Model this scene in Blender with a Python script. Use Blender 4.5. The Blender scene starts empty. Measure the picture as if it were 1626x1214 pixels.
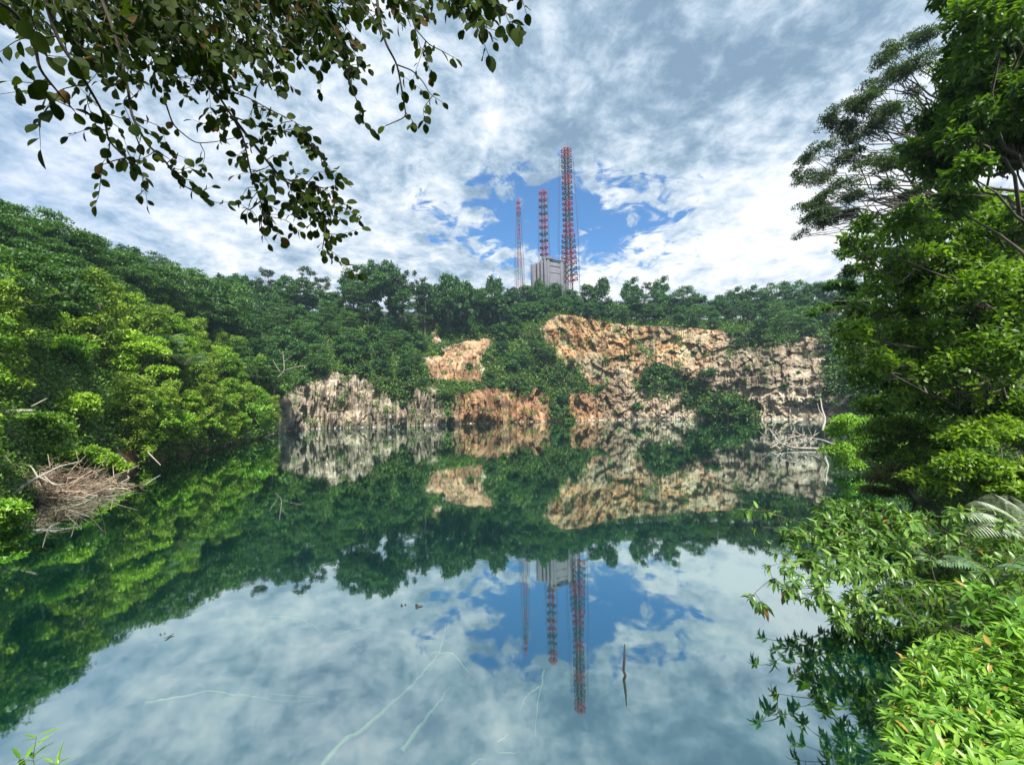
import bpy, math, random
import numpy as np
from mathutils import Vector, Matrix, noise
from mathutils.bvhtree import BVHTree

S = bpy.context.scene
C = S.collection
R = math.radians
random.seed(11)
rng = np.random.default_rng(11)

# ------------------------------------------------------------------ camera
EYE = 5.0
F = 682.0
cam_d = bpy.data.cameras.new('camera')
cam = bpy.data.objects.new('camera', cam_d)
C.objects.link(cam)
cam_d.sensor_width = 36.0
cam_d.lens = 36.0 * F / 1626.0
cam_d.clip_start = 0.05
cam_d.clip_end = 6000
CM = Matrix.Rotation(R(93.85), 4, 'X') @ Matrix.Rotation(R(-0.9), 4, 'Z')
cam.matrix_world = Matrix.Translation((0, 0, EYE)) @ CM
S.camera = cam
CM3 = np.array(CM.to_3x3())


def ray(x, y):
    return Vector(CM3 @ np.array([(x - 813) / F, -(y - 607) / F, -1.0]))


def px(x, y, D):
    "point at distance y = D from the camera plane seen at pixel x, y of the photograph"
    d = ray(x, y)
    return Vector((0, 0, EYE)) + d * (D / d.y)


def proj(P):
    "world points (n,3) -> photo pixels (n,2)"
    q = (np.asarray(P, float) - np.array([0, 0, EYE])) @ CM3
    z = np.minimum(q[:, 2], -1e-3)
    return np.stack([813 + F * q[:, 0] / -z, 607 - F * q[:, 1] / -z], 1)


# ------------------------------------------------------------------ light and sky
SUN_EL, SUN_AZ = 54.0, 168.0          # azimuth clockwise from +Y (towards the right)
S.view_settings.view_transform = 'Standard'
S.view_settings.look = 'None'
S.view_settings.gamma = 1
S.view_settings.exposure = 1.05
S.render.engine = 'CYCLES'
S.cycles.use_denoising = True
S.cycles.max_bounces = 7
S.cycles.diffuse_bounces = 3
S.cycles.glossy_bounces = 3
S.cycles.transmission_bounces = 4
S.cycles.transparent_max_bounces = 8
S.cycles.volume_bounces = 0
S.cycles.caustics_reflective = False
S.cycles.caustics_refractive = False

sun_d = bpy.data.lights.new('sun', 'SUN')
sun_d.energy = 4.7
sun_d.angle = R(5.0)
sun_d.color = (1.0, 0.95, 0.86)
sun = bpy.data.objects.new('sun', sun_d)
C.objects.link(sun)
sv = Vector((math.sin(R(SUN_AZ)) * math.cos(R(SUN_EL)), math.cos(R(SUN_AZ)) * math.cos(R(SUN_EL)), math.sin(R(SUN_EL))))
sun.rotation_euler = sv.to_track_quat('Z', 'Y').to_euler()


class NT:
    "small node-tree helper"
    def __init__(s, tree):
        s.t = tree
        s.t.nodes.clear()

    def n(s, typ, **kw):
        nd = s.t.nodes.new(typ)
        ins = kw.pop('i', {})
        for k, v in kw.items():
            setattr(nd, k, v)
        for k, v in ins.items():
            if isinstance(v, bpy.types.NodeSocket):
                s.t.links.new(v, nd.inputs[k])
            else:
                nd.inputs[k].default_value = v
        return nd

    def m(s, op, a, b=0.0, c=0.0, clamp=False):
        nd = s.n('ShaderNodeMath', operation=op, i={0: a, 1: b, 2: c})
        nd.use_clamp = clamp
        return nd.outputs[0]

    def vm(s, op, a, b=(0, 0, 0), scale=None):
        i = {0: a, 1: b}
        if scale is not None:
            i['Scale'] = scale
        nd = s.n('ShaderNodeVectorMath', operation=op, i=i)
        return nd.outputs['Value'] if op in ('DOT_PRODUCT', 'LENGTH') else nd.outputs[0]

    def noise(s, vec, scale, detail=6, rough=0.55, dist=0.0, lac=2.0):
        nd = s.n('ShaderNodeTexNoise', i={'Vector': vec, 'Scale': scale, 'Detail': detail, 'Roughness': rough, 'Distortion': dist, 'Lacunarity': lac})
        return nd.outputs[0]

    def mr(s, v, a, b, c=0.0, d=1.0, smooth=True):
        nd = s.n('ShaderNodeMapRange', i={0: v, 1: a, 2: b, 3: c, 4: d})
        nd.interpolation_type = 'SMOOTHSTEP' if smooth else 'LINEAR'
        return nd.outputs[0]

    def mix(s, f, a, b, blend='MIX'):
        nd = s.n('ShaderNodeMix', data_type='RGBA', blend_type=blend)
        for k, v in ((0, f), (6, a), (7, b)):
            if isinstance(v, bpy.types.NodeSocket):
                s.t.links.new(v, nd.inputs[k])
            else:
                nd.inputs[k].default_value = v if k == 0 or len(v) == 4 else (*v, 1)
        return nd.outputs[2]

    def ramp(s, f, stops):
        nd = s.n('ShaderNodeValToRGB', i={0: f})
        e = nd.color_ramp.elements
        while len(e) < len(stops):
            e.new(0.5)
        for k, (p, c) in enumerate(stops):
            e[k].position = p
            e[k].color = (*c, 1)
        return nd.outputs[0]


def c3(*a):
    return tuple(a)


W = bpy.data.worlds.new('World')
S.world = W
W.use_nodes = True
w = NT(W.node_tree)
sky = w.n('ShaderNodeTexSky')
sky.sky_type = 'NISHITA'
sky.sun_disc = False
sky.sun_elevation = R(SUN_EL)
sky.sun_rotation = R(SUN_AZ)
sky.air_density = 1.2
sky.dust_density = 0.6
sky.ozone_density = 3.0
tc = w.n('ShaderNodeTexCoord')
dirv = w.vm('NORMALIZE', tc.outputs['Generated'])
sep = w.n('ShaderNodeSeparateXYZ', i={0: dirv})
zc = w.m('MAXIMUM', sep.outputs[2], 0.0)
inv = w.m('DIVIDE', 1.0, w.m('ADD', zc, 0.22))
cx = w.m('MULTIPLY', sep.outputs[0], inv)
cy = w.m('MULTIPLY', sep.outputs[1], inv)
plane = w.n('ShaderNodeCombineXYZ', i={0: cx, 1: cy, 2: 0.0}).outputs[0]


def around(x, y, rx, ry, tilt=0.0):
    "soft elliptical distance (0 at centre, 1 at the rim) about the sky direction seen at a photo pixel"
    d = ray(x, y).normalized()
    e1 = d.cross(Vector((0, 0, 1))).normalized()
    e2 = e1.cross(d).normalized()
    a1 = e1 * math.cos(tilt) + e2 * math.sin(tilt)
    a2 = -e1 * math.sin(tilt) + e2 * math.cos(tilt)
    u = w.m('DIVIDE', w.vm('DOT_PRODUCT', dirv, tuple(a1)), rx)
    v = w.m('DIVIDE', w.vm('DOT_PRODUCT', dirv, tuple(a2)), ry)
    dd = w.m('SQRT', w.m('ADD', w.m('MULTIPLY', u, u), w.m('MULTIPLY', v, v)))
    return w.m('ADD', dd, w.m('MULTIPLY', w.m('LESS_THAN', w.vm('DOT_PRODUCT', dirv, tuple(d)), 0.0), 9.0))


n_big = w.noise(plane, 1.1, 4, 0.5, 0.2)
n_mid = w.noise(plane, 5.4, 9, 0.64, 0.35)
n_fine = w.noise(plane, 19.0, 8, 0.62, 0.4)
n_edge = w.noise(plane, 9.5, 9, 0.62, 0.5)
hole = around(885, 350, 0.245, 0.105, R(-6))
hole2 = around(20, 300, 0.22, 0.16)
edge = w.m('MULTIPLY', w.m('SUBTRACT', n_edge, 0.5), 3.4)
h1 = w.mr(w.m('ADD', hole, edge), 0.62, 1.08)
h2 = w.mr(w.m('ADD', hole2, w.m('MULTIPLY', edge, 0.6)), 0.2, 1.3, 0.72, 1.0)
cloud = w.m('MULTIPLY', h1, h2)
veil = w.mr(n_edge, 0.44, 0.66, 0.0, 0.5)
cloud = w.m('MAXIMUM', cloud, w.m('MULTIPLY', veil, h1))
# thickness of the cloud sheet: thin and bright or thick and blue-grey
dark = around(1130, 120, 0.52, 0.36, R(10))
glow = around(1090, 400, 0.42, 0.24, R(8))
glow2 = around(1400, 330, 0.35, 0.4)
thick = w.m('ADD', w.m('MULTIPLY', w.m('SUBTRACT', n_mid, 0.5), 2.1), w.m('MULTIPLY', w.m('SUBTRACT', n_big, 0.5), 1.1))
thick = w.m('ADD', thick, w.mr(dark, 0.0, 1.2, 0.26, 0.0))
thick = w.m('ADD', thick, w.mr(sep.outputs[2], 0.35, 0.80, 0.0, 0.18))
thick = w.m('SUBTRACT', thick, w.mr(glow, 0.0, 1.1, 0.27, 0.0))
thick = w.m('SUBTRACT', thick, w.mr(glow2, 0.0, 1.1, 0.16, 0.0))
thick = w.m('ADD', thick, w.m('MULTIPLY', w.m('SUBTRACT', n_fine, 0.5), 1.05))
ccol = w.ramp(w.m('ADD', thick, 0.47), [(0.05, c3(0.94, 0.95, 0.96)), (0.32, c3(0.70, 0.76, 0.84)), (0.55, c3(0.49, 0.59, 0.70)), (0.80, c3(0.29, 0.40, 0.52)), (1.0, c3(0.20, 0.30, 0.42))])
blue = w.vm('SCALE', sky.outputs[0], scale=0.10)
blue = w.mix(1.0, blue, (0.40, 0.66, 0.88), 'MULTIPLY')
cscaled = w.vm('SCALE', ccol, scale=0.60)
col = w.mix(cloud, blue, cscaled)
bg = w.n('ShaderNodeBackground', i={0: col, 1: 1.0})
w.t.links.new(bg.outputs[0], w.n('ShaderNodeOutputWorld').inputs[0])


# ------------------------------------------------------------------ materials
def new_mat(name):
    m = bpy.data.materials.new(name)
    m.use_nodes = True
    return m, NT(m.node_tree)


def out(t, sh):
    t.t.links.new(sh, t.n('ShaderNodeOutputMaterial').inputs[0])


def leaf_mat(name, dark, mid, light, trans=0.35, rough=0.5, spec=0.35, scale=0.35, accent=None):
    m, t = new_mat(name)
    geo = t.n('ShaderNodeNewGeometry')
    oi = t.n('ShaderNodeObjectInfo')
    tcx = t.n('ShaderNodeTexCoord')
    nz = t.noise(tcx.outputs['Object'], scale, 3, 0.6)
    f = t.m('ADD', t.m('MULTIPLY', geo.outputs['Random Per Island'], 0.55), t.m('MULTIPLY', nz, 0.75))
    f = t.m('ADD', f, t.m('MULTIPLY', t.m('SUBTRACT', oi.outputs['Random'], 0.5), 0.32))
    f = t.m('SUBTRACT', f, 0.16)
    stops = [(0.12, dark), (0.5, mid), (0.88, light)]
    col = t.ramp(f, stops)
    if accent:
        sel = t.m('GREATER_THAN', geo.outputs['Random Per Island'], accent[0])
        col = t.mix(sel, col, accent[1])
    d = t.n('ShaderNodeBsdfPrincipled', i={'Base Color': col, 'Roughness': rough, 'Specular IOR Level': spec})
    tcol = t.mix(1.0, col, (1.25, 1.25, 0.45), 'MULTIPLY')
    tr = t.n('ShaderNodeBsdfTranslucent', i={0: tcol})
    mx = t.n('ShaderNodeMixShader', i={0: trans, 1: d.outputs[0], 2: tr.outputs[0]})
    out(t, mx.outputs[0])
    return m


def bark_mat(name, a, b, scale=6.0):
    m, t = new_mat(name)
    tcx = t.n('ShaderNodeTexCoord')
    mp = t.n('ShaderNodeMapping', i={0: tcx.outputs['Object'], 3: (1, 1, 0.25)})
    nz = t.noise(mp.outputs[0], scale, 6, 0.65)
    col = t.ramp(nz, [(0.3, a), (0.7, b)])
    bp = t.n('ShaderNodeBump', i={'Strength': 0.5, 'Distance': 0.05, 'Height': nz})
    p = t.n('ShaderNodeBsdfPrincipled', i={'Base Color': col, 'Roughness': 0.85, 'Normal': bp.outputs[0]})
    out(t, p.outputs[0])
    return m


M = {}
M['leaf_deep'] = leaf_mat('deep_green_foliage', (0.020, 0.060, 0.008), (0.065, 0.150, 0.016), (0.18, 0.32, 0.035), 0.42, 0.4, 0.4, 0.5)  # darker green leaf colour of the top right tree
M['leaf_far'] = leaf_mat('far_foliage', (0.016, 0.052, 0.018), (0.045, 0.130, 0.034), (0.105, 0.235, 0.052), 0.25, 0.5, 0.4)
M['leaf_umbrella'] = leaf_mat('umbrella_foliage', (0.022, 0.068, 0.018), (0.062, 0.155, 0.032), (0.130, 0.270, 0.050), 0.3, 0.5, 0.4)
M['leaf_airy'] = leaf_mat('airy_foliage', (0.022, 0.045, 0.020), (0.045, 0.085, 0.035), (0.08, 0.13, 0.05), 0.25)
M['leaf_bank'] = leaf_mat('bank_foliage', (0.055, 0.140, 0.013), (0.200, 0.380, 0.028), (0.420, 0.620, 0.060), 0.35, 0.45, 0.4, 0.3)
M['leaf_vine'] = leaf_mat('vine_foliage', (0.055, 0.115, 0.016), (0.200, 0.330, 0.034), (0.390, 0.540, 0.080), 0.3, 0.5, 0.35, 0.5)
M['leaf_bright'] = leaf_mat('bright_foliage', (0.09, 0.22, 0.018), (0.18, 0.38, 0.030), (0.31, 0.52, 0.060), 0.35, 0.42, 0.45, 0.6)
M['leaf_near'] = leaf_mat('near_foliage', (0.032, 0.088, 0.009), (0.125, 0.250, 0.020), (0.310, 0.480, 0.045), 0.5, 0.38, 0.5, 0.5)
M['leaf_bush'] = leaf_mat('bush_foliage', (0.030, 0.11, 0.012), (0.12, 0.29, 0.026), (0.30, 0.49, 0.07), 0.35, 0.36, 0.5, 1.2, (0.975, (0.42, 0.30, 0.06)))
M['leaf_whorl'] = leaf_mat('whorl_foliage', (0.040, 0.110, 0.016), (0.125, 0.255, 0.038), (0.270, 0.430, 0.085), 0.32, 0.36, 0.5, 0.7, (0.985, (0.30, 0.16, 0.06)))
M['leaf_grey'] = leaf_mat('grey_green_foliage', (0.06, 0.13, 0.06), (0.13, 0.25, 0.11), (0.26, 0.40, 0.20), 0.3, 0.35, 0.5, 0.7)
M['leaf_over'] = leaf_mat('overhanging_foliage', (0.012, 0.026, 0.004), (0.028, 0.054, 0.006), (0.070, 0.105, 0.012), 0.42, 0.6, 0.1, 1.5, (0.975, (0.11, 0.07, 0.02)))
M['leaf_feather'] = leaf_mat('feather_foliage', (0.022, 0.050, 0.018), (0.055, 0.105, 0.032), (0.11, 0.18, 0.055), 0.35)
M['frond'] = leaf_mat('pale_frond', (0.22, 0.28, 0.20), (0.40, 0.46, 0.34), (0.6, 0.65, 0.5), 0.2, 0.35, 0.5)
M['cover'] = leaf_mat('undergrowth_leaves', (0.022, 0.066, 0.014), (0.070, 0.165, 0.024), (0.17, 0.31, 0.045), 0.28, 0.5, 0.35, 0.12)
M['dry'] = leaf_mat('dry_brush', (0.14, 0.10, 0.07), (0.38, 0.29, 0.21), (0.64, 0.54, 0.43), 0.1, 0.8, 0.1, 1.0)
M['trunk'] = bark_mat('bark', (0.05, 0.042, 0.034), (0.14, 0.12, 0.10))
M['trunk_pale'] = bark_mat('pale_bark', (0.13, 0.12, 0.10), (0.30, 0.28, 0.24))
M['dead'] = bark_mat('bleached_wood', (0.20, 0.18, 0.14), (0.52, 0.48, 0.41), 16)
M['darkwood'] = bark_mat('wet_dark_wood', (0.02, 0.017, 0.015), (0.05, 0.042, 0.036), 12)
M['twig'] = bark_mat('dark_twig', (0.022, 0.017, 0.012), (0.055, 0.042, 0.03), 14)
M['algae'] = bark_mat('algae_covered_wood', (0.14, 0.22, 0.09), (0.34, 0.44, 0.21), 3)


def plain(name, col, rough=0.6, metal=0.0, nscale=3.0, var=0.25):
    m, t = new_mat(name)
    tcx = t.n('ShaderNodeTexCoord')
    nz = t.noise(tcx.outputs['Object'], nscale, 5, 0.6)
    v = t.mr(nz, 0.3, 0.7, 1 - var, 1 + var)
    c = t.vm('SCALE', (*col,), scale=v)
    p = t.n('ShaderNodeBsdfPrincipled', i={'Base Color': c, 'Roughness': rough, 'Metallic': metal})
    out(t, p.outputs[0])
    return m


M['red'] = plain('backlit_red_paint', (0.26, 0.006, 0.012))  # red mast paint, its colour darkened to look backlit
M['white'] = plain('backlit_white_paint', (0.10, 0.095, 0.10))  # white mast paint with backlit shade put into the colour
M['steel'] = plain('backlit_dark_steel', (0.035, 0.015, 0.022), 0.6, 0.0)  # ring steel, colour darkened to purple-brown as if backlit
M['concrete'] = plain('weathered_concrete', (0.11, 0.11, 0.13), 0.85, 0, 0.4, 0.12)
M['concrete_shade'] = plain('painted_shade_concrete', (0.04, 0.04, 0.055), 0.85, 0, 0.4, 0.12)  # same concrete with the shade of recesses put into its colour

# terrain: rock where the 'rock' attribute says so, leaf-litter soil elsewhere
m, t = new_mat('quarry_ground')
tcx = t.n('ShaderNodeTexCoord')
obj_c = tcx.outputs['Object']
at = t.n('ShaderNodeAttribute', attribute_name='rock')
zone = t.n('ShaderNodeAttribute', attribute_name='zone').outputs['Color']
zs = t.n('ShaderNodeSeparateColor', i={0: zone})
mpv = t.n('ShaderNodeMapping', i={0: obj_c, 3: (1, 1, 0.10)})
streak = t.noise(mpv.outputs[0], 0.42, 6, 0.66, 0.5)
streak2 = t.noise(mpv.outputs[0], 1.1, 5, 0.6, 0.3)
patch = t.noise(obj_c, 0.10, 5, 0.6, 0.5)
grain = t.noise(obj_c, 0.8, 7, 0.62)
cream = t.ramp(t.m('ADD', t.m('MULTIPLY', patch, 0.5), t.m('MULTIPLY', grain, 0.5)), [(0.30, c3(0.16, 0.14, 0.12)), (0.42, c3(0.38, 0.31, 0.24)), (0.54, c3(0.62, 0.53, 0.40)), (0.66, c3(0.78, 0.73, 0.63))])
orange = t.ramp(t.m('ADD', t.m('MULTIPLY', patch, 0.6), t.m('MULTIPLY', streak, 0.4)), [(0.32, c3(0.24, 0.13, 0.07)), (0.42, c3(0.52, 0.27, 0.12)), (0.50, c3(0.56, 0.36, 0.19)), (0.57, c3(0.50, 0.41, 0.24)), (0.66, c3(0.56, 0.49, 0.38))])
pink = t.ramp(t.m('ADD', t.m('MULTIPLY', streak, 0.65), t.m('MULTIPLY', grain, 0.35)), [(0.3, c3(0.24, 0.11, 0.06)), (0.43, c3(0.52, 0.26, 0.13)), (0.55, c3(0.60, 0.38, 0.22)), (0.70, c3(0.68, 0.53, 0.38))])
vc = t.n('ShaderNodeTexVoronoi', feature='F1', i={'Vector': t.n('ShaderNodeMapping', i={0: obj_c, 3: (1, 1, 0.45)}).outputs[0], 'Scale': 0.45})
cellv = t.mr(t.n('ShaderNodeSeparateColor', i={0: vc.outputs['Color']}).outputs[0], 0.0, 1.0, 0.60, 1.05, False)
rock = t.mix(zs.outputs[0], cream, orange)
rock = t.mix(zs.outputs[1], rock, pink)
stain = t.mr(t.m('ADD', t.m('MULTIPLY', streak, 0.6), t.m('MULTIPLY', streak2, 0.4)), 0.40, 0.49, 0.20, 1.0)
rock = t.mix(1.0, rock, t.n('ShaderNodeCombineColor', i={0: stain, 1: stain, 2: stain}).outputs[0], 'MULTIPLY')
vor = t.n('ShaderNodeTexVoronoi', feature='DISTANCE_TO_EDGE', i={'Vector': t.vm('ADD', t.n('ShaderNodeMapping', i={0: obj_c, 3: (1, 1, 0.55)}).outputs[0], t.vm('SCALE', t.n('ShaderNodeTexNoise', i={'Vector': obj_c, 'Scale': 0.5, 'Detail': 4}).outputs[1], scale=1.8)), 'Scale': 0.28})
crack = t.mr(vor.outputs[0], 0.0, 0.05, 0.78, 1.0)
rock = t.mix(1.0, rock, t.n('ShaderNodeCombineColor', i={0: crack, 1: crack, 2: crack}).outputs[0], 'MULTIPLY')
rock = t.mix(1.0, rock, t.n('ShaderNodeCombineColor', i={0: cellv, 1: cellv, 2: cellv}).outputs[0], 'MULTIPLY')
bigp = t.noise(t.n('ShaderNodeMapping', i={0: obj_c, 3: (1, 1, 0.35)}).outputs[0], 0.075, 5, 0.6, 0.8)
bigv = t.mr(bigp, 0.40, 0.60, 0.52, 0.90)
rock = t.mix(1.0, rock, t.n('ShaderNodeCombineColor', i={0: bigv, 1: t.m('MULTIPLY', bigv, 0.98), 2: t.m('MULTIPLY', bigv, 0.97)}).outputs[0], 'MULTIPLY')
# lichen and moss stains
moss = t.mr(t.noise(obj_c, 0.30, 8, 0.7), 0.54, 0.64, 0.0, 0.85)
rock = t.mix(moss, rock, (0.07, 0.10, 0.045))
# pale band left by the water level
wz = t.n('ShaderNodeSeparateXYZ', i={0: obj_c}).outputs[2]
band = t.m('MULTIPLY', t.m('LESS_THAN', wz, t.m('MULTIPLY', streak, 0.5)), t.mr(streak2, 0.48, 0.60))
rock = t.mix(band, rock, (0.70, 0.68, 0.62))
soil = t.ramp(grain, [(0.35, c3(0.016, 0.024, 0.010)), (0.65, c3(0.05, 0.06, 0.025))])
earth = t.ramp(grain, [(0.35, c3(0.10, 0.055, 0.03)), (0.65, c3(0.30, 0.17, 0.08))])
soil = t.mix(zs.outputs[2], soil, earth)
rk = t.mr(t.m('ADD', at.outputs['Fac'], t.m('MULTIPLY', t.m('SUBTRACT', grain, 0.5), 1.2)), 0.40, 0.55)
colr = t.mix(rk, soil, rock)
hgt = t.m('ADD', t.m('MULTIPLY', grain, 0.6), t.m('MULTIPLY', crack, 0.5))
bp = t.n('ShaderNodeBump', i={'Strength': 0.7, 'Distance': 0.35, 'Height': hgt})
p = t.n('ShaderNodeBsdfPrincipled', i={'Base Color': colr, 'Roughness': 0.9, 'Specular IOR Level': 0.2, 'Normal': bp.outputs[0]})
out(t, p.outputs[0])
M['ground'] = m

# water
m, t = new_mat('lake_water')
tcx = t.n('ShaderNodeTexCoord')
rip = t.noise(tcx.outputs['Object'], 1.3, 3, 0.5)
bp = t.n('ShaderNodeBump', i={'Strength': 0.012, 'Distance': 0.1, 'Height': rip})
lw = t.n('ShaderNodeFresnel', i={0: 1.5, 'Normal': bp.outputs[0]})
fac = t.mr(lw.outputs[0], 0.05, 0.50, 0.53, 0.92, False)
gl = t.n('ShaderNodeBsdfGlossy', i={0: (0.77, 0.92, 0.92, 1), 'Roughness': 0.026, 'Normal': bp.outputs[0]})
tr = t.n('ShaderNodeBsdfTransparent', i={0: (0.85, 1.0, 0.95, 1)})
mx = t.n('ShaderNodeMixShader', i={0: fac, 1: tr.outputs[0], 2: gl.outputs[0]})
out(t, mx.outputs[0])
M['water'] = m
m, t = new_mat('murky_depth')
tcx = t.n('ShaderNodeTexCoord')
nz = t.noise(tcx.outputs['Object'], 0.25, 4, 0.6)
col = t.ramp(nz, [(0.35, c3(0.002, 0.042, 0.040)), (0.65, c3(0.004, 0.070, 0.056))])
p = t.n('ShaderNodeBsdfPrincipled', i={'Base Color': col, 'Roughness': 1.0, 'Specular IOR Level': 0.0})
out(t, p.outputs[0])
M['depth'] = m


# ------------------------------------------------------------------ mesh helpers
def mk_mesh(name, V, faces, mat, smooth=False):
    "faces: list of (n,k) int arrays"
    me = bpy.data.meshes.new(name)
    V = np.ascontiguousarray(V, np.float32)
    faces = [np.asarray(f, np.int32) for f in faces if len(f)]
    loops = np.concatenate([f.ravel() for f in faces])
    cnt = np.concatenate([np.full(len(f), f.shape[1], np.int32) for f in faces])
    st = np.zeros(len(cnt), np.int32)
    st[1:] = np.cumsum(cnt)[:-1]
    me.vertices.add(len(V))
    me.vertices.foreach_set('co', V.ravel())
    me.loops.add(len(loops))
    me.loops.foreach_set('vertex_index', loops)
    me.polygons.add(len(cnt))
    me.polygons.foreach_set('loop_start', st)
    me.update(calc_edges=True)
    if smooth:
        me.polygons.foreach_set('use_smooth', np.ones(len(cnt), bool))
    me.materials.append(mat)
    return me


def link(name, me, parent=None, loc=None):
    o = bpy.data.objects.new(name, me)
    C.objects.link(o)
    if parent is not None:
        o.parent = parent
    if loc is not None:
        o.location = loc
    return o


def tag(o, label=None, cat=None, group=None, kind=None):
    if label: o['label'] = label
    if cat: o['category'] = cat
    if group: o['group'] = group
    if kind: o['kind'] = kind
    return o


def empty(name, loc=(0, 0, 0)):
    o = bpy.data.objects.new(name, None)
    o.empty_display_size = 0.2
    C.objects.link(o)
    o.location = loc
    return o


class MB:
    def __init__(s):
        s.V = []; s.Q = []; s.T = []; s.n = 0

    def add(s, V, Q=None, T=None):
        V = np.asarray(V, float)
        if Q is not None and len(Q): s.Q.append(np.asarray(Q) + s.n)
        if T is not None and len(T): s.T.append(np.asarray(T) + s.n)
        s.V.append(V); s.n += len(V)

    def tube(s, pts, radii, sides=6):
        P = np.asarray([tuple(p) for p in pts], float)
        r = np.asarray(radii, float)
        if r.ndim == 0: r = np.full(len(P), float(r))
        tan = np.gradient(P, axis=0)
        tan /= np.linalg.norm(tan, axis=1)[:, None] + 1e-9
        ref = np.array([0.0, 0.0, 1.0]) if abs(tan[0, 2]) < 0.9 else np.array([1.0, 0.0, 0.0])
        rings = []
        for i in range(len(P)):
            a = ref - tan[i] * np.dot(ref, tan[i])
            a /= np.linalg.norm(a) + 1e-9
            b = np.cross(tan[i], a)
            ref = a
            th = np.arange(sides) / sides * 2 * math.pi
            rings.append(P[i] + r[i] * (np.cos(th)[:, None] * a + np.sin(th)[:, None] * b))
        V = np.concatenate(rings + [P[:1], P[-1:]])
        n = len(P)
        k = np.arange(sides); k2 = (k + 1) % sides
        Q = np.concatenate([np.stack([i * sides + k, i * sides + k2, (i + 1) * sides + k2, (i + 1) * sides + k], 1) for i in range(n - 1)])
        T = np.concatenate([np.stack([np.full(sides, n * sides), k2, k], 1), np.stack([np.full(sides, n * sides + 1), (n - 1) * sides + k, (n - 1) * sides + k2], 1)])
        s.add(V, Q, T)

    def box(s, c, sx, sy, sz, rz=0.0):
        x, y, z = sx / 2, sy / 2, sz / 2
        V = np.array([[a, b, d] for a in (-x, x) for b in (-y, y) for d in (-z, z)])
        cr, sr = math.cos(rz), math.sin(rz)
        V = np.stack([V[:, 0] * cr - V[:, 1] * sr, V[:, 0] * sr + V[:, 1] * cr, V[:, 2]], 1) + np.array(c)
        s.add(V, [[0, 1, 3, 2], [4, 6, 7, 5], [0, 4, 5, 1], [2, 3, 7, 6], [0, 2, 6, 4], [1, 5, 7, 3]])

    def mesh(s, name, mat, smooth=False):
        return mk_mesh(name, np.concatenate(s.V), [np.concatenate(q) for q in (s.Q, s.T) if q], mat, smooth)

    def build(s, name, mat, parent=None, smooth=False):
        return link(name, s.mesh(name, mat, smooth), parent)


def unit(a):
    return a / (np.linalg.norm(a, axis=-1, keepdims=True) + 1e-9)


def leaves(P, A, N, L, Wd, shape='rhomb', fold=0.25, droop=0.15):
    "P base, A axis, N rough normal, L length, Wd width -> V, [faces]"
    n = len(P)
    A = unit(A)
    B = unit(np.cross(N, A))
    U = unit(np.cross(A, B))
    L = np.broadcast_to(L, (n,))[:, None]
    Wd = np.broadcast_to(Wd, (n,))[:, None]
    if shape == 'rhomb':
        V = np.stack([P, P + A * L * .45 + B * Wd * .5 + U * L * fold * .3, P + A * L - U * L * droop, P + A * L * .45 - B * Wd * .5 + U * L * fold * .3], 1)
        f = np.arange(n)[:, None] * 4 + np.arange(4)
        return V.reshape(-1, 3), [f]
    if shape == 'leaf':      # base, pair, pair, tip with a midrib fold: 8 verts
        def pt(a, b, u):
            return P + A * L * a + B * Wd * b + U * (Wd * u) - U * L * droop * a * a
        V = np.stack([pt(0, 0, 0), pt(.25, .42, .5 * fold), pt(.3, 0, 0), pt(.25, -.42, .5 * fold), pt(.62, .40, .5 * fold), pt(.65, 0, 0), pt(.62, -.40, .5 * fold), pt(1, 0, 0)], 1)
        o = np.arange(n)[:, None] * 8
        T = np.concatenate([o + np.array(q) for q in ([0, 1, 2], [0, 2, 3], [4, 7, 5], [5, 7, 6])])
        Q = np.concatenate([o + np.array(q) for q in ([1, 4, 5, 2], [2, 5, 6, 3])])
        return V.reshape(-1, 3), [Q, T]
    if shape == 'oval':      # broad round-tipped leaf with petiole for the overhanging branch
        prof = [(0.0, 0.02), (0.12, 0.05), (0.24, 0.30), (0.42, 0.46), (0.62, 0.50), (0.84, 0.33), (1.0, 0.0)]
        cols = []
        for a, b in prof:
            for sgn in (1, 0, -1):
                cols.append(P + A * L * a + B * Wd * b * sgn + U * (Wd * fold * b * abs(sgn)) - U * L * droop * a * a)
        V = np.stack(cols, 1)
        k = len(prof)
        o = np.arange(n)[:, None] * (3 * k)
        Q = []
        for i in range(k - 1):
            for j in (0, 1):
                Q.append(o + np.array([3 * i + j, 3 * i + 3 + j, 3 * i + 4 + j, 3 * i + 1 + j]))
        return V.reshape(-1, 3), [np.concatenate(Q)]


def join(parts):
    Vs, Fs, n = [], {}, 0
    for V, fl in parts:
        for f in fl:
            Fs.setdefault(f.shape[1], []).append(f + n)
        Vs.append(V); n += len(V)
    return np.concatenate(Vs), [np.concatenate(v) for v in Fs.values()]


def rdir(n):
    v = rng.normal(size=(n, 3))
    return unit(v)


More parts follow.
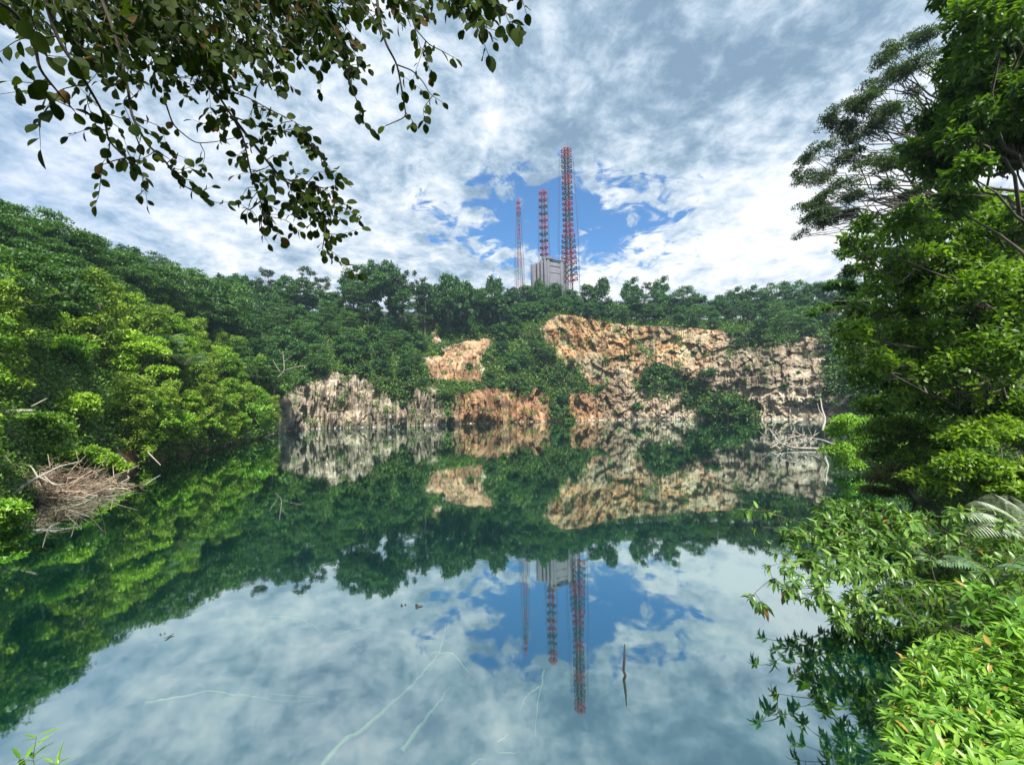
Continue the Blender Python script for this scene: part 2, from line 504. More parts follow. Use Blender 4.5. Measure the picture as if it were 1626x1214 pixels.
def clump_leaves(clumps, nleaf, L, aspect=0.55, shape='rhomb', sub=9, updir=0.65, subr=0.42, flat_dir=None, droop=.15):
    "clumps: list of (centre, radius, flatness)."
    cen = np.array([tuple(c[0]) for c in clumps]); rad = np.array([c[1] for c in clumps]); fl = np.array([c[2] for c in clumps])
    k = len(clumps)
    d = rdir(k * sub); d[:, 2] = np.where(rng.random(k * sub) < 0.75, np.abs(d[:, 2]), d[:, 2])
    rr = np.repeat(rad, sub); ff = np.repeat(fl, sub)
    sc = np.repeat(cen, sub, 0) + d * (rr * rng.uniform(.35, .85, k * sub))[:, None] * np.stack([np.ones(k * sub), np.ones(k * sub), ff], 1)
    sr = rr * rng.uniform(.6, 1.25, k * sub) * subr
    wgt = sr ** 2; wgt /= wgt.sum()
    idx = rng.choice(k * sub, nleaf, p=wgt)
    e = rdir(nleaf)
    e[:, 2] = np.where(rng.random(nleaf) < updir, np.abs(e[:, 2]), e[:, 2])
    rad_l = sr[idx] * rng.uniform(.55, 1.1, nleaf)
    sf = np.maximum(ff[idx], .3)
    P = sc[idx] + e * rad_l[:, None] * np.stack([np.ones(nleaf), np.ones(nleaf), sf], 1)
    A = e * .6 + rdir(nleaf) * .75 + np.array([0, 0, -.25])
    N = e * .5 + np.array([0, 0, .8]) + rdir(nleaf) * .55
    ll = L * rng.uniform(.65, 1.35, nleaf)
    return leaves(P, A, N, ll, ll * aspect, shape, droop=droop)


def wobble(a, b, n, amp):
    a = np.array(tuple(a)); b = np.array(tuple(b))
    t_ = np.linspace(0, 1, n)[:, None]
    P = a + (b - a) * t_
    off = rng.normal(size=(n, 3)) * amp
    off[0] = 0; off[-1] = 0
    return P + off


# ------------------------------------------------------------------ lake and terrain
SH = [  # shore point, then five profile nodes (offset outward, height)
    ((-14, 8), (1.5, 3), (6, 6), (15, 10), (40, 16), (80, 16)),
    ((-28, 25), (2, 3.5), (9, 10), (24, 17), (45, 22), (90, 24)),
    ((-38, 42), (2, 4), (10, 13), (24, 21), (45, 26), (90, 26)),
    ((-45, 63), (2, 4), (10, 13), (24, 22), (45, 28), (90, 28)),
    ((-52, 85), (2, 4), (10, 13), (26, 23), (50, 32), (90, 36)),
    ((-59, 104), (2, 5), (8, 12), (24, 22), (50, 36), (90, 44)),
    ((-67, 124), (2, 11), (5, 14), (18, 23), (45, 42), (90, 50)),
    ((-72, 142), (2, 12), (4, 15), (16, 24), (42, 46), (85, 54)),
    ((-60, 155), (1.5, 12), (3.5, 17), (14, 26), (42, 50), (80, 55)),
    ((-43, 164), (1.5, 12), (3.5, 17), (14, 26), (42, 52), (80, 57)),
    ((-29, 179), (1.5, 12), (3.5, 15), (14, 27), (42, 52), (80, 60)),
    ((-4, 198), (1.5, 12), (3.2, 15), (14, 33), (40, 57), (80, 68)),
    ((28, 210), (3, 18), (8, 38), (13, 55), (40, 64), (80, 78)),
    ((58, 212), (3, 18), (8, 35), (13, 50), (35, 56), (80, 66)),
    ((84, 199), (3, 16), (8, 31), (13, 44), (35, 52), (80, 58)),
    ((101, 182), (3, 14), (8, 27), (13, 38), (35, 48), (80, 54)),
    ((118, 169), (3, 14), (8, 24), (13, 34), (35, 45), (80, 52)),
    ((124, 150), (3, 12), (8, 20), (14, 28), (40, 40), (80, 48)),
    ((108, 120), (2, 8), (8, 15), (20, 22), (45, 32), (90, 38)),
    ((76, 88), (2, 5), (8, 10), (20, 16), (45, 24), (90, 28)),
    ((48, 60), (2, 3), (8, 6), (20, 11), (45, 18), (90, 24)),
    ((31, 38), (1.5, 1.5), (5, 3), (12, 5), (30, 10), (60, 14)),
    ((24, 27), (1.5, 1.5), (5, 2.8), (12, 5), (30, 9), (60, 12)),
    ((17.5, 18), (1.5, 1.2), (4, 2.2), (10, 4), (30, 8), (60, 12)),
    ((11, 10.5), (1.2, .9), (3, 1.6), (8, 2.8), (20, 5), (50, 8)),
    ((6, 5), (1, .8), (2, 1.4), (5, 2.4), (15, 4), (50, 8)),
    ((2.2, 2.7), (.8, 2.2), (2, 3.0), (5, 3.3), (15, 4), (50, 8)),
    ((-5, 2.9), (.8, 2.3), (2, 3.2), (5, 3.4), (15, 4), (50, 9)),
]
nS = len(SH)
K = np.array([[*s[0], *[v for nd in s[1:] for v in nd]] for s in SH], float)


def catmull(K, i, t_):
    p0, p1, p2, p3 = K[(i - 1) % nS], K[i % nS], K[(i + 1) % nS], K[(i + 2) % nS]
    return .5 * ((2 * p1) + (-p0 + p2) * t_ + (2 * p0 - 5 * p1 + 4 * p2 - p3) * t_ ** 2 + (-p0 + 3 * p1 - 3 * p2 + p3) * t_ ** 3)


cols = []
for i in range(nS):
    a, b = K[i][:2], K[(i + 1) % nS][:2]
    far = 5 <= i <= 17
    step = 0.45 if far else (1.1 if i < 5 or i in (18, 19) else 0.8)
    n = max(3, int(np.linalg.norm(b - a) / step))
    for j in range(n):
        row = catmull(K, i, j / n)
        row[2:] = K[i][2:] * (1 - j / n) + K[(i + 1) % nS][2:] * (j / n)
        cols.append(row)
cols = np.array(cols)
NU = len(cols)
xy = cols[:, :2]
seg = np.linalg.norm(np.roll(xy, -1, 0) - xy, axis=1)
arc = np.concatenate([[0], np.cumsum(seg)[:-1]])
# smoothed outward normals
tan = np.roll(xy, -1, 0) - np.roll(xy, 1, 0)
nrm = unit(np.stack([tan[:, 1], -tan[:, 0]], 1))
cen = np.array([5., 95.])
if np.mean(np.sum(nrm * (xy - cen), 1)) < 0:
    nrm = -nrm
sm = np.zeros_like(nrm)
for k in range(NU):
    dist = np.abs(arc - arc[k]); dist = np.minimum(dist, seg.sum() - dist)
    wd = 14.0 if 30 < xy[k, 1] else 5.0
    wv = np.exp(-(dist / wd) ** 2) * seg
    sm[k] = (nrm * wv[:, None]).sum(0)
nrm = unit(sm)

rows = []   # (segment, t)
for sgm, cnt in ((1, 34), (2, 34), (3, 34), (4, 22), (5, 10)):
    for j in range(cnt):
        rows.append((sgm, j / cnt))
rows.append((5, 1.0))
nodes_o = np.concatenate([np.zeros((NU, 1)), cols[:, 2::2]], 1)
nodes_z = np.concatenate([np.zeros((NU, 1)), cols[:, 3::2]], 1)
O = np.stack([nodes_o[:, s_ - 1] * (1 - t_) + nodes_o[:, s_] * t_ for s_, t_ in rows], 1)
Z = np.stack([nodes_z[:, s_ - 1] * (1 - t_) + nodes_z[:, s_] * t_ for s_, t_ in rows], 1)
# prepend below-water rows, append far rows
O = np.concatenate([np.full((NU, 1), -1.2), np.full((NU, 1), -0.5), O, O[:, -1:] + 80, O[:, -1:] + 2600], 1)
Z = np.concatenate([np.full((NU, 1), -4.0), np.full((NU, 1), -1.5), Z, Z[:, -1:] * .6, Z[:, -1:] * 0 - 0.0], 1)
NV = O.shape[1]
DX = np.zeros((NU, NV)); DZ = np.zeros((NU, NV))
nf = noise.fractal


def facet(s_, z_, a, b, seed, amp):
    "planar tilted blocks: each fracture cell has its own depth and its own tilt"
    p_ = Vector((s_ / a, z_ / b, seed))
    c_ = noise.voronoi(p_)[1][0]
    h = noise.cell_vector(Vector((c_.x * 7.3, c_.y * 7.3, seed * 3.1)))
    d_ = p_ - c_
    return amp * ((h.x - .5) * 1.6 + (h.y - .5) * 2.4 * d_.x + (h.z - .35) * 2.2 * d_.y)


for i in range(NU):
    y0 = xy[i, 1]
    is_far = y0 > 118
    near = max(0.0, min(1.0, (y0 - 10) / 30))
    s_ = arc[i]
    steep_w = 1.0 if is_far else .25 * near + .03
    for j in range(NV - 2):
        z_ = Z[i, j]
        P_ = Vector((s_, z_, 0))
        up = max(0.0, min(1.0, (O[i, j] - 14) / 10))
        if is_far:
            big = nf(Vector((s_ * .045, z_ * .06, 3.1)), .8, 2.0, 4) * 3.6
            rgt = max(0.0, min(1.0, (xy[i, 0] - 5) / 40))
            flute = (1 - abs(nf(Vector((s_ * .22, z_ * .035, 7.7)), .9, 2.1, 4))) ** 3 * (-2.6 + 1.9 * rgt)
            flute += (1 - abs(nf(Vector((s_ * .62, z_ * .03, 17.7)), .8, 2.1, 3))) ** 4 * (-1.7 + 1.2 * rgt)
            bx, bz = facet(s_, z_, 5.2, 15.0 - 8.5 * rgt, 2.2, 1.1 + .35 * rgt), facet(s_, z_, 2.0, 6.5 - 4.0 * rgt, 9.2, .5 + .2 * rgt)
            fine = nf(Vector((s_ * 1.1, z_ * (.3 + .5 * rgt), 5.0)), .9, 2.0, 3) * .28
            r2 = max(0.0, min(1.0, (xy[i, 0] - 70) / 25))
            lz_ = (z_ + 3.5 * noise.noise(Vector((s_ * .05, z_ * .04, 4.4))) + 1.2 * noise.noise(Vector((s_ * .22, z_ * .1, 6.4)))) / 4.3
            fine += r2 * 1.5 * ((lz_ % 1.0) ** 2 - .3) * -(.5 + noise.noise(Vector((s_ * .11, z_ * .1, 12.))))
            DX[i, j] = (big + flute + bx + bz + fine) * (1 - up) * min(1.0, .35 + z_ * .2 if z_ > 0 else .35)
        else:
            DX[i, j] = (nf(Vector((s_ * .09, z_ * .1, 3.1)), .8, 2.0, 4) * 3.0) * steep_w * min(1, .2 + max(z_, 0) * .3)
        DZ[i, j] = nf(Vector((s_ * .05, O[i, j] * .05, 8.8)), .9, 2.0, 4) * 3.0 * up
Wd_ = O + DX
PX = xy[:, 0:1] + nrm[:, 0:1] * Wd_
PY = xy[:, 1:2] + nrm[:, 1:2] * Wd_
PZ = Z + DZ
V = np.stack([PX, PY, PZ], 2).reshape(-1, 3)
ii, jj = np.meshgrid(np.arange(NU), np.arange(NV - 1), indexing='ij')
i2 = (ii + 1) % NU
Q = np.stack([ii * NV + jj, i2 * NV + jj, i2 * NV + jj + 1, ii * NV + jj + 1], 2).reshape(-1, 4)

POLY = [  # bare rock, as read off the photograph
    [(432, 636), (462, 620), (490, 606), (520, 602), (530, 590), (566, 592), (584, 612), (610, 630), (645, 642), (640, 705), (432, 712)],
    [(642, 650), (660, 616), (686, 610), (704, 636), (712, 705), (642, 705)],
    [(716, 630), (780, 618), (868, 620), (864, 680), (722, 680)],
    [(676, 572), (704, 560), (718, 546), (778, 530), (780, 550), (760, 572), (766, 604), (742, 608), (700, 600), (680, 604)],
    [(688, 512), (695, 512), (696, 546), (687, 546)],
    [(862, 496), (900, 482), (945, 485), (972, 512), (1040, 512), (1090, 508), (1140, 518), (1168, 530), (1165, 562), (1130, 604), (1100, 610), (1060, 575), (1010, 590), (996, 628), (960, 636), (935, 604), (905, 580), (875, 552), (862, 520)],
    [(1125, 580), (1180, 550), (1250, 545), (1300, 530), (1318, 560), (1300, 640), (1345, 620), (1360, 680), (1210, 680), (1196, 632), (1130, 612)],
    [(908, 626), (950, 620), (965, 640), (990, 640), (1005, 622), (1078, 620), (1082, 680), (912, 680)],
    [(965, 588), (1012, 588), (1004, 640), (960, 640)],
    [(1080, 640), (1112, 650), (1112, 680), (1080, 680)],
]


def inpoly(P, poly):
    x, y = P[:, 0], P[:, 1]
    r = np.zeros(len(P), bool)
    n = len(poly)
    for i in range(n):
        x1, y1 = poly[i]; x2, y2 = poly[(i + 1) % n]
        c = ((y1 > y) != (y2 > y)) & (x < (x2 - x1) * (y - y1) / (y2 - y1 + 1e-9) + x1)
        r ^= c
    return r


def rocky(P):
    P = np.asarray(P, float).reshape(-1, 3)
    q = proj(P)
    for k_, f_, a_ in ((0, .09, 15), (1, .09, 11), (0, .33, 9), (1, .33, 8)):
        q[:, k_] += np.array([noise.noise(Vector((v[0] * f_ + 9 * k_, v[1] * f_, v[2] * f_))) if v[1] > 112 else 0.0 for v in P]) * a_
    r = np.zeros(len(P), bool)
    for pl in POLY:
        r |= inpoly(q, pl)
    return r & (P[:, 1] > 112)


pp = proj(V)
rockv = rocky(V).astype(float)
jv = np.tile(np.arange(NV), NU)
rockv[(jv > 2 + 34 * 3) & (pp[:, 0] > 840)] = 0
zr = np.zeros((len(V), 4)); zr[:, 3] = 1
farv = V[:, 1] > 112
gx = pp[:, 0]; gz = V[:, 2]
sstep = lambda v, a, b: np.clip((v - a) / (b - a), 0, 1)
# iron-stained upper face, pinkish middle face, cream ends
zr[:, 0] = sstep(gx, 840, 880) * (1 - .7 * sstep(gx, 1080, 1190)) * (.25 + .75 * sstep(gz, 16, 34)) * farv
zr[:, 1] = sstep(gx, 705, 735) * (1 - sstep(gx, 930, 990)) * (1 - sstep(gz, 16, 24)) * farv + .8 * inpoly(pp, POLY[3]) * farv + .9 * inpoly(pp, POLY[4]) * farv
# bare orange earth on the left bank
earthp = [(178, 684), (208, 682), (216, 740), (186, 740)]
ev = inpoly(pp, earthp) & ~farv & (V[:, 0] < 0)
low = (~farv) & (V[:, 0] < -20) & (V[:, 2] < 2.5)
zr[:, 2] = np.clip(ev * 1.0 + low * .7 * (np.sin(V[:, 1] * .9) > .3), 0, 1)

me = mk_mesh('ground', V, [Q], M['ground'], True)
me.polygons.foreach_set('use_smooth', rockv[Q].max(1) < .5)
a_ = me.attributes.new('rock', 'FLOAT', 'POINT'); a_.data.foreach_set('value', rockv.astype(np.float32))
a_ = me.attributes.new('zone', 'FLOAT_COLOR', 'POINT'); a_.data.foreach_set('color', np.clip(zr, 0, 1).astype(np.float32).ravel())
ground = link('ground', me)
ground['kind'] = 'structure'
bvh = BVHTree.FromPolygons([tuple(v) for v in V], [tuple(q) for q in Q])


def height(x, y):
    h = bvh.ray_cast(Vector((x, y, 300)), Vector((0, 0, -1)))
    return h[0].z if h[0] else 0.0


def hit(x, y):
    h = bvh.ray_cast(Vector((0, 0, EYE)), ray(x, y).normalized())
    return h[0], h[1]


# water and its murky depth
lo = MB()
ang = np.linspace(0, 2 * math.pi, 97)[:-1]
wr = xy + nrm * 1.0
wc = np.array([[cen[0], cen[1], 0.0]])
wv = np.concatenate([np.concatenate([wr, np.zeros((NU, 1))], 1), wc])
k = np.arange(NU)
if np.cross(wr[1] - wr[0], cen - wr[0]) < 0: k = k[::-1]
fan = np.stack([k, np.roll(k, -1), np.full(NU, NU)], 1)
water = link('water', mk_mesh('water', wv, [fan], M['water']))
water['kind'] = 'structure'
dv = wv.copy(); dv[:, 2] = -1.3
bed = link('lake_bed', mk_mesh('lake_bed', dv, [fan], M['depth']))
bed['kind'] = 'structure'


# ------------------------------------------------------------------ trees for the slopes
def limb(mb, a, b, r0, r1, n=5, amp=.03, sides=5):
    L_ = (Vector(tuple(b)) - Vector(tuple(a))).length
    mb.tube(wobble(a, b, n, amp * L_), np.linspace(r0, r1, n), sides)


def tree_proto(kind, H, Rr, leaf, nleaf, mat, bark):
    tm = MB()
    cl = []
    if kind == 'broad':
        th = .42 * H
        for q in range(20):
            ph = q * 2.4 + rng.uniform(-.4, .4)
            e = rng.uniform(0, 1)
            rad = Rr * .72 * math.sqrt(1 - e ** 2 * .85) * rng.uniform(.55, 1.05)
            cl.append(((rad * math.cos(ph), rad * math.sin(ph), H * ((.26 if leaf > .4 else .34) + (.6 if leaf > .4 else .52) * e)), Rr * rng.uniform(.28, .44), rng.uniform(.6, .85)))
    elif kind == 'umbrella':
        th = .5 * H
        for tier in (.48, .62, .74, .85, .94):
            m_ = 8 if tier < .8 else 5
            for q in range(m_):
                ph = q * 6.283 / m_ + rng.uniform(-.5, .5)
                rad = Rr * (1.05 - .55 * abs(tier - .7) * 3) * rng.uniform(.35, .95)
                cl.append(((rad * math.cos(ph), rad * math.sin(ph), H * tier + rng.uniform(-.3, .3) - rad * .10), Rr * rng.uniform(.26, .42), rng.uniform(.13, .22)))
    elif kind == 'airy':
        th = .62 * H
        for q in range(13):
            ph = q * 2.4; e = rng.uniform(0, 1)
            rad = Rr * .8 * math.sqrt(1 - e ** 2 * .8) * rng.uniform(.4, 1.1)
            cl.append(((rad * math.cos(ph), rad * math.sin(ph), H * (.6 + .36 * e)), Rr * rng.uniform(.2, .34), rng.uniform(.45, .7)))
    elif kind == 'column':
        th = .75 * H
        for q in range(26):
            ph = q * 2.4; e = q / 25
            rad = Rr * (.75 - .35 * e) * rng.uniform(.3, 1.0)
            cl.append(((rad * math.cos(ph), rad * math.sin(ph), H * (.08 + .84 * e)), Rr * rng.uniform(.26, .42), rng.uniform(.8, 1.3)))
    elif kind == 'shrub':
        th = .3 * H
        for q in range(14):
            ph = q * 2.4; e = rng.uniform(0, 1)
            rad = Rr * .75 * math.sqrt(1 - e ** 2 * .8) * rng.uniform(.4, 1.0)
            cl.append(((rad * math.cos(ph), rad * math.sin(ph), H * (.18 + .62 * e)), Rr * rng.uniform(.28, .45), rng.uniform(.6, .9)))
    r0 = H * .011 + .04
    P = wobble((0, 0, -1.5), (rng.uniform(-.04, .04) * H, rng.uniform(-.04, .04) * H, th), 7, .012 * H)
    tm.tube(P, np.linspace(r0 * 1.3, r0 * .75, 7), 7)
    top = P[-1]
    for c_, r_, f_ in cl:
        st = P[rng.integers(3, 7)] if kind in ('column', 'shrub') else P[rng.integers(5, 7)]
        limb(tm, st, np.array(c_), r0 * .42, r0 * .1, 5, .05, 4)
    up = {'umbrella': .85, 'column': .55}.get(kind, .68)
    Vl, Fl = clump_leaves(cl, nleaf, leaf, .62, 'rhomb', 9, up, .42 if kind != 'airy' else .5)
    return tm.mesh('trunk', bark, True), mk_mesh('crown', Vl, Fl, mat)


def place_tree(name, pr, loc, sc, rz, szf=1.0, part='crown'):
    o = empty(name, loc)
    o.rotation_euler = (rng.uniform(-.06, .06), rng.uniform(-.06, .06), rz)
    o.scale = (sc, sc, sc * szf)
    for nm, me_ in (('trunk', pr[0]), (part, pr[1])):
        c_ = bpy.data.objects.new(nm, me_)
        C.objects.link(c_)
        c_.parent = o
    return o


M['trunk_far'] = bark_mat('far_bark', (0.06, 0.055, 0.045), (0.15, 0.14, 0.12))
PF = {  # prototypes for the far slopes and for the nearer left bank
    'broad': [tree_proto('broad', 12, 5.2, .62, 4200, M['leaf_far'], M['trunk_far']) for _ in range(4)],
    'umbrella': [tree_proto('umbrella', 12, 6.5, .50, 4600, M['leaf_umbrella'], M['trunk_far']) for _ in range(3)],
    'airy': [tree_proto('airy', 16, 4.8, .50, 1700, M['leaf_airy'], M['trunk_far']) for _ in range(3)],
    'shrub': [tree_proto('shrub', 4, 2.8, .48, 1500, M['leaf_far'], M['trunk']) for _ in range(3)],
}
PN = {
    'dusky': [tree_proto('broad', 9, 4.3, .32, 9000, M['leaf_far'], M['trunk']) for _ in range(2)],
    'broad': [tree_proto('broad', 9, 4.3, .30, 11000, M['leaf_bank'], M['trunk']) for _ in range(3)],
    'umbrella': [tree_proto('umbrella', 10, 5.5, .30, 11000, M['leaf_umbrella'], M['trunk_pale']) for _ in range(3)],
    'column': [tree_proto('column', 9, 2.9, .24, 12000, M['leaf_vine'], M['trunk']) for _ in range(3)],
    'shrub': [tree_proto('shrub', 3.2, 2.3, .24, 5000, M['leaf_bank'], M['trunk']) for _ in range(3)],
    'bright': [tree_proto('shrub', 3.6, 2.3, .24, 5000, M['leaf_bright'], M['trunk']) for _ in range(2)],
}

WORD = {'dusky': ('broadleaf_tree', 'dusky round-crowned tree', 'tree'),
        'broad': ('broadleaf_tree', 'round-crowned dark green tree', 'tree'),
        'umbrella': ('umbrella_tree', 'flat-tiered umbrella tree', 'tree'),
        'airy': ('tall_sparse_tree', 'tall thin-crowned tree', 'tree'),
        'column': ('vine_covered_tree', 'tree draped in climbing vines', 'tree'),
        'shrub': ('shrub', 'rounded leafy shrub', 'shrub'),
        'bright': ('bright_shrub', 'bright yellow-green shrub', 'shrub')}


def zone_of(x, y, D, bank):
    if bank:
        a = 'at the left edge' if x < 110 else 'above the dry brush heap' if x < 230 else 'above the orange earth face' if x < 330 else 'beside the bleached branch' if x < 470 else 'next to the pale left cliff'
        b = 'on the bank top' if y < 470 else 'halfway up' if y < 590 else 'low on the bank'
        return a, b
    bands = [(470, 'behind the left bank'), (560, 'over the left cream cliff'), (650, 'right of the cream cliff'), (720, 'beside the red earth scar'),
             (790, 'above the pinkish middle cliff'), (850, 'left of the concrete building'), (930, 'before the concrete building'), (1000, 'right of the tallest mast'),
             (1090, 'over the orange cliff'), (1180, 'over the dark-stained cliff'), (1280, 'over the grey blocky cliff'), (5000, 'at the right end')]
    a = next(t_ for lim, t_ in bands if x < lim)
    b = 'on the skyline' if y < 480 else 'on the upper slope' if y < 540 else 'on the middle slope' if y < 600 else 'near the water'
    return a, b


placed = []


def try_place(P, kind, far, sc, label=None, force=False, szf=1.0, name=None, crest=None, sink=.0, notag=False):
    x, y = proj([P])[0]
    h = {'broad': 12 if far else 9, 'umbrella': 12 if far else 10, 'airy': 16, 'dusky': 9, 'column': 9, 'shrub': 4 if far else 3.2, 'bright': 3.6}[kind] * sc * szf
    wdt = {'broad': 4, 'umbrella': 5, 'airy': 3.5, 'dusky': 4, 'column': 2.5, 'shrub': 2.2, 'bright': 2}[kind] * sc
    if not force:
        P3 = np.array([[P[0] + dx, P[1], P[2] + h * f] for f in (.15, .5, .8) for dx in (-wdt * .7, 0, wdt * .7)])
        if rocky(P3).sum() >= (1 if kind != 'shrub' else 3):
            return None
    pr = (PF if far else PN)[kind]
    nm, desc, cat = WORD[kind]
    o = place_tree(name or nm, pr[rng.integers(len(pr))], (P[0], P[1], P[2] - sink), sc, rng.uniform(0, 6.28), szf)
    a, b = zone_of(x, y - h * .5 * F / max(P[1], 5), P[1], not far)
    if label:
        tag(o, label, cat)
    else:
        size = 'small' if sc < .82 else 'large' if sc > 1.15 else 'middle-sized'
        lb = f'{size} {desc} {a}, {b}'
        tag(o, lb, cat, f'{size} {desc}s {a}, {b}')
    placed.append((P[0], P[1], P[2]))
    return o


def poisson(cands, rmin, limit):
    outp = []
    for c_ in cands:
        ok = True
        for q in outp:
            d2 = (c_[0] - q[0]) ** 2 + (c_[1] - q[1]) ** 2 + (c_[2] - q[2]) ** 2 * .5
            if d2 < rmin * rmin:
                ok = False; break
        if ok:
            outp.append(c_)
            if len(outp) >= limit: break
    return outp


G = V.reshape(NU, NV, 3)
_j = np.tile(np.arange(NV - 1), NU)
QA = np.linalg.norm(np.cross(V[Q[:, 2]] - V[Q[:, 0]], V[Q[:, 3]] - V[Q[:, 1]]), axis=1) / 2
QA[(_j < 2) | (_j > NV - 6) | (V[Q[:, 0], 1] < 10)] = 0
QA /= QA.sum()


def cand(y0, y1, o0, o1, n, side=None):
    f_ = rng.choice(len(Q), n * 8, p=QA)
    I = f_ // (NV - 1); J = f_ % (NV - 1)
    P = G[I, J]; oo = O[I, J]
    mk = (xy[I, 1] >= y0) & (xy[I, 1] <= y1) & (oo >= o0) & (oo <= o1)
    if side == 'L': mk &= xy[I, 0] < -20
    if side == 'R': mk &= xy[I, 0] > 20
    q = proj(P)
    mk &= (q[:, 0] > -120) & (q[:, 0] < 1500)
    return np.concatenate([P[mk], oo[mk][:, None]], 1)[:n]


# left bank
c_ = cand(20, 122, 2.0, 52, 1500, 'L')
c_ = poisson([tuple(p_) for p_ in c_], 4.5, 175)
for P in c_:
    P = P[:3]
    x, y = proj([P])[0]
    r_ = rng.random()
    sh_o = P[2]
    if inpoly(np.array([[x, y - 8]]), [(165, 670), (225, 670), (228, 748), (170, 748)])[0]:
        continue
    if P[2] < 5:
        kind = 'shrub' if r_ < .3 else 'bright' if r_ < .5 else 'column'
        sc = rng.uniform(.75, 1.15)
    elif P[2] < 19:
        kind = 'broad' if r_ < .42 else 'column' if r_ < .78 else 'umbrella' if r_ < .88 else 'bright'
        sc = rng.uniform(.7, 1.05)
    else:
        kind = 'umbrella' if r_ < .5 else 'dusky'
        sc = rng.uniform(.85, 1.15)
    if x < 170 and P[2] > 20: kind = 'umbrella' if r_ < .6 else 'dusky'
    if kind == 'bright': sc *= 1.3
    if kind == 'column': sc *= 1.15
    try_place(P, kind, False, sc)
for n_, x in enumerate(range(212, 440, 12)):
    ys_ = 742 - (x - 200) * .21
    P, _n = hit(x + rng.uniform(-4, 4), ys_ - rng.uniform(8, 34))
    if P and P.x < 0 and P.y < 125 and P.z > .3:
        kd = ('column', 'shrub', 'broad', 'column', 'bright')[n_ % 5]
        try_place(tuple(P), kd, False, {'column': .85, 'broad': .62}.get(kd, 1.3) * rng.uniform(.85, 1.15), None, True)
# far slopes, below the skyline
c_ = cand(110, 235, 5, 50, 3500)
c_ = poisson([tuple(p_) for p_ in c_], 6.6, 320)
for P in c_:
    off_ = P[3]; P = P[:3]
    r_ = rng.random()
    x = proj([P])[0][0]
    if x > 1330: continue
    pal = x < 560
    kind = ('umbrella' if r_ < .5 else 'broad') if pal else ('broad' if r_ < .72 else 'umbrella' if r_ < .93 else 'airy')
    sc = rng.uniform(.62, 1.0)
    if P[2] < 22: sc *= .8
    try_place(P, kind, True, sc, force=(off_ > 13 and x > 850), notag=True)
# shrubs low on the cliffs between the rock faces
c_ = cand(118, 230, .8, 9, 1500)
c_ = poisson([tuple(p_) for p_ in c_], 3.6, 70)
for P in c_:
    if P[2] > 1: try_place(P[:3], 'shrub', True, rng.uniform(.7, 1.3))
# shrubs growing on the bare cliffs, each where the photograph has one
for x, y, sc, lb in [(1125, 592, 1.5, 'round dark shrub alone on the pale cliff below the black stain'), (1050, 590, 1.7, 'wide shrub on the ledge under the orange cliff'),
                     (1030, 600, 1.4, 'shrub left of the wide ledge shrub under the orange cliff'), (1075, 606, 1.3, 'shrub right of the wide ledge shrub under the orange cliff'),
                     (985, 566, 1.1, 'dark shrub in the cleft between the orange cliff and the next face'), (925, 612, 1.2, 'shrub at the left foot of the orange cliff'),
                     (1012, 645, 1.2, 'shrub hanging over the low rock face right of the centre'), (950, 614, 1.2, 'shrub under the left part of the orange cliff'),
                     (745, 580, .9, 'small shrub rooted in the orange earth slope'), (1245, 610, .7, 'small shrub in a crack of the grey blocky cliff'),
                     (1160, 640, 1.6, 'broad shrub by the water left of the fallen tree'), (1120, 655, 1.4, 'low shrub by the water under the round dark shrub'),
                     (1185, 655, 1.3, 'low shrub by the water beside the fallen tree'), (1090, 632, 1.2, 'shrub on the low ledge right of the dark cave'),
                     (640, 640, 0.8, 'shrub between the cream cliff and the narrow pinkish pillar'), (880, 650, 1.3, 'shrub filling the gap right of the pinkish middle cliff'),
                     (895, 632, 1.3, 'shrub above the gap right of the pinkish middle cliff'), (1030, 620, 1.0, 'small shrub over the low rock face')]:
    P, _n = hit(x, y + 6)
    if P: try_place(P, 'shrub', True, sc, lb, True, sink=.6)
for x, y in [(450, 622), (480, 604), (512, 598), (548, 588), (578, 600), (600, 622), (625, 634), (668, 612), (700, 622), (735, 622), (770, 614), (800, 616), (832, 612), (860, 612), (700, 560), (728, 538), (760, 528), (785, 560),
             (930, 482), (975, 505), (1010, 508), (1045, 506), (1080, 504), (1120, 508), (1150, 518), (1175, 545), (1200, 548), (1230, 540), (1262, 538), (1290, 528), (1310, 560), (905, 575), (950, 600), (1100, 560), (1180, 590), (1220, 575), (1270, 590), (1000, 540), (1070, 560)]:
    P, _n = hit(x + rng.uniform(-5, 5), y + rng.uniform(-2, 5))
    if P: try_place(tuple(P), 'shrub', True, rng.uniform(.45, .85), None, True, sink=.5)
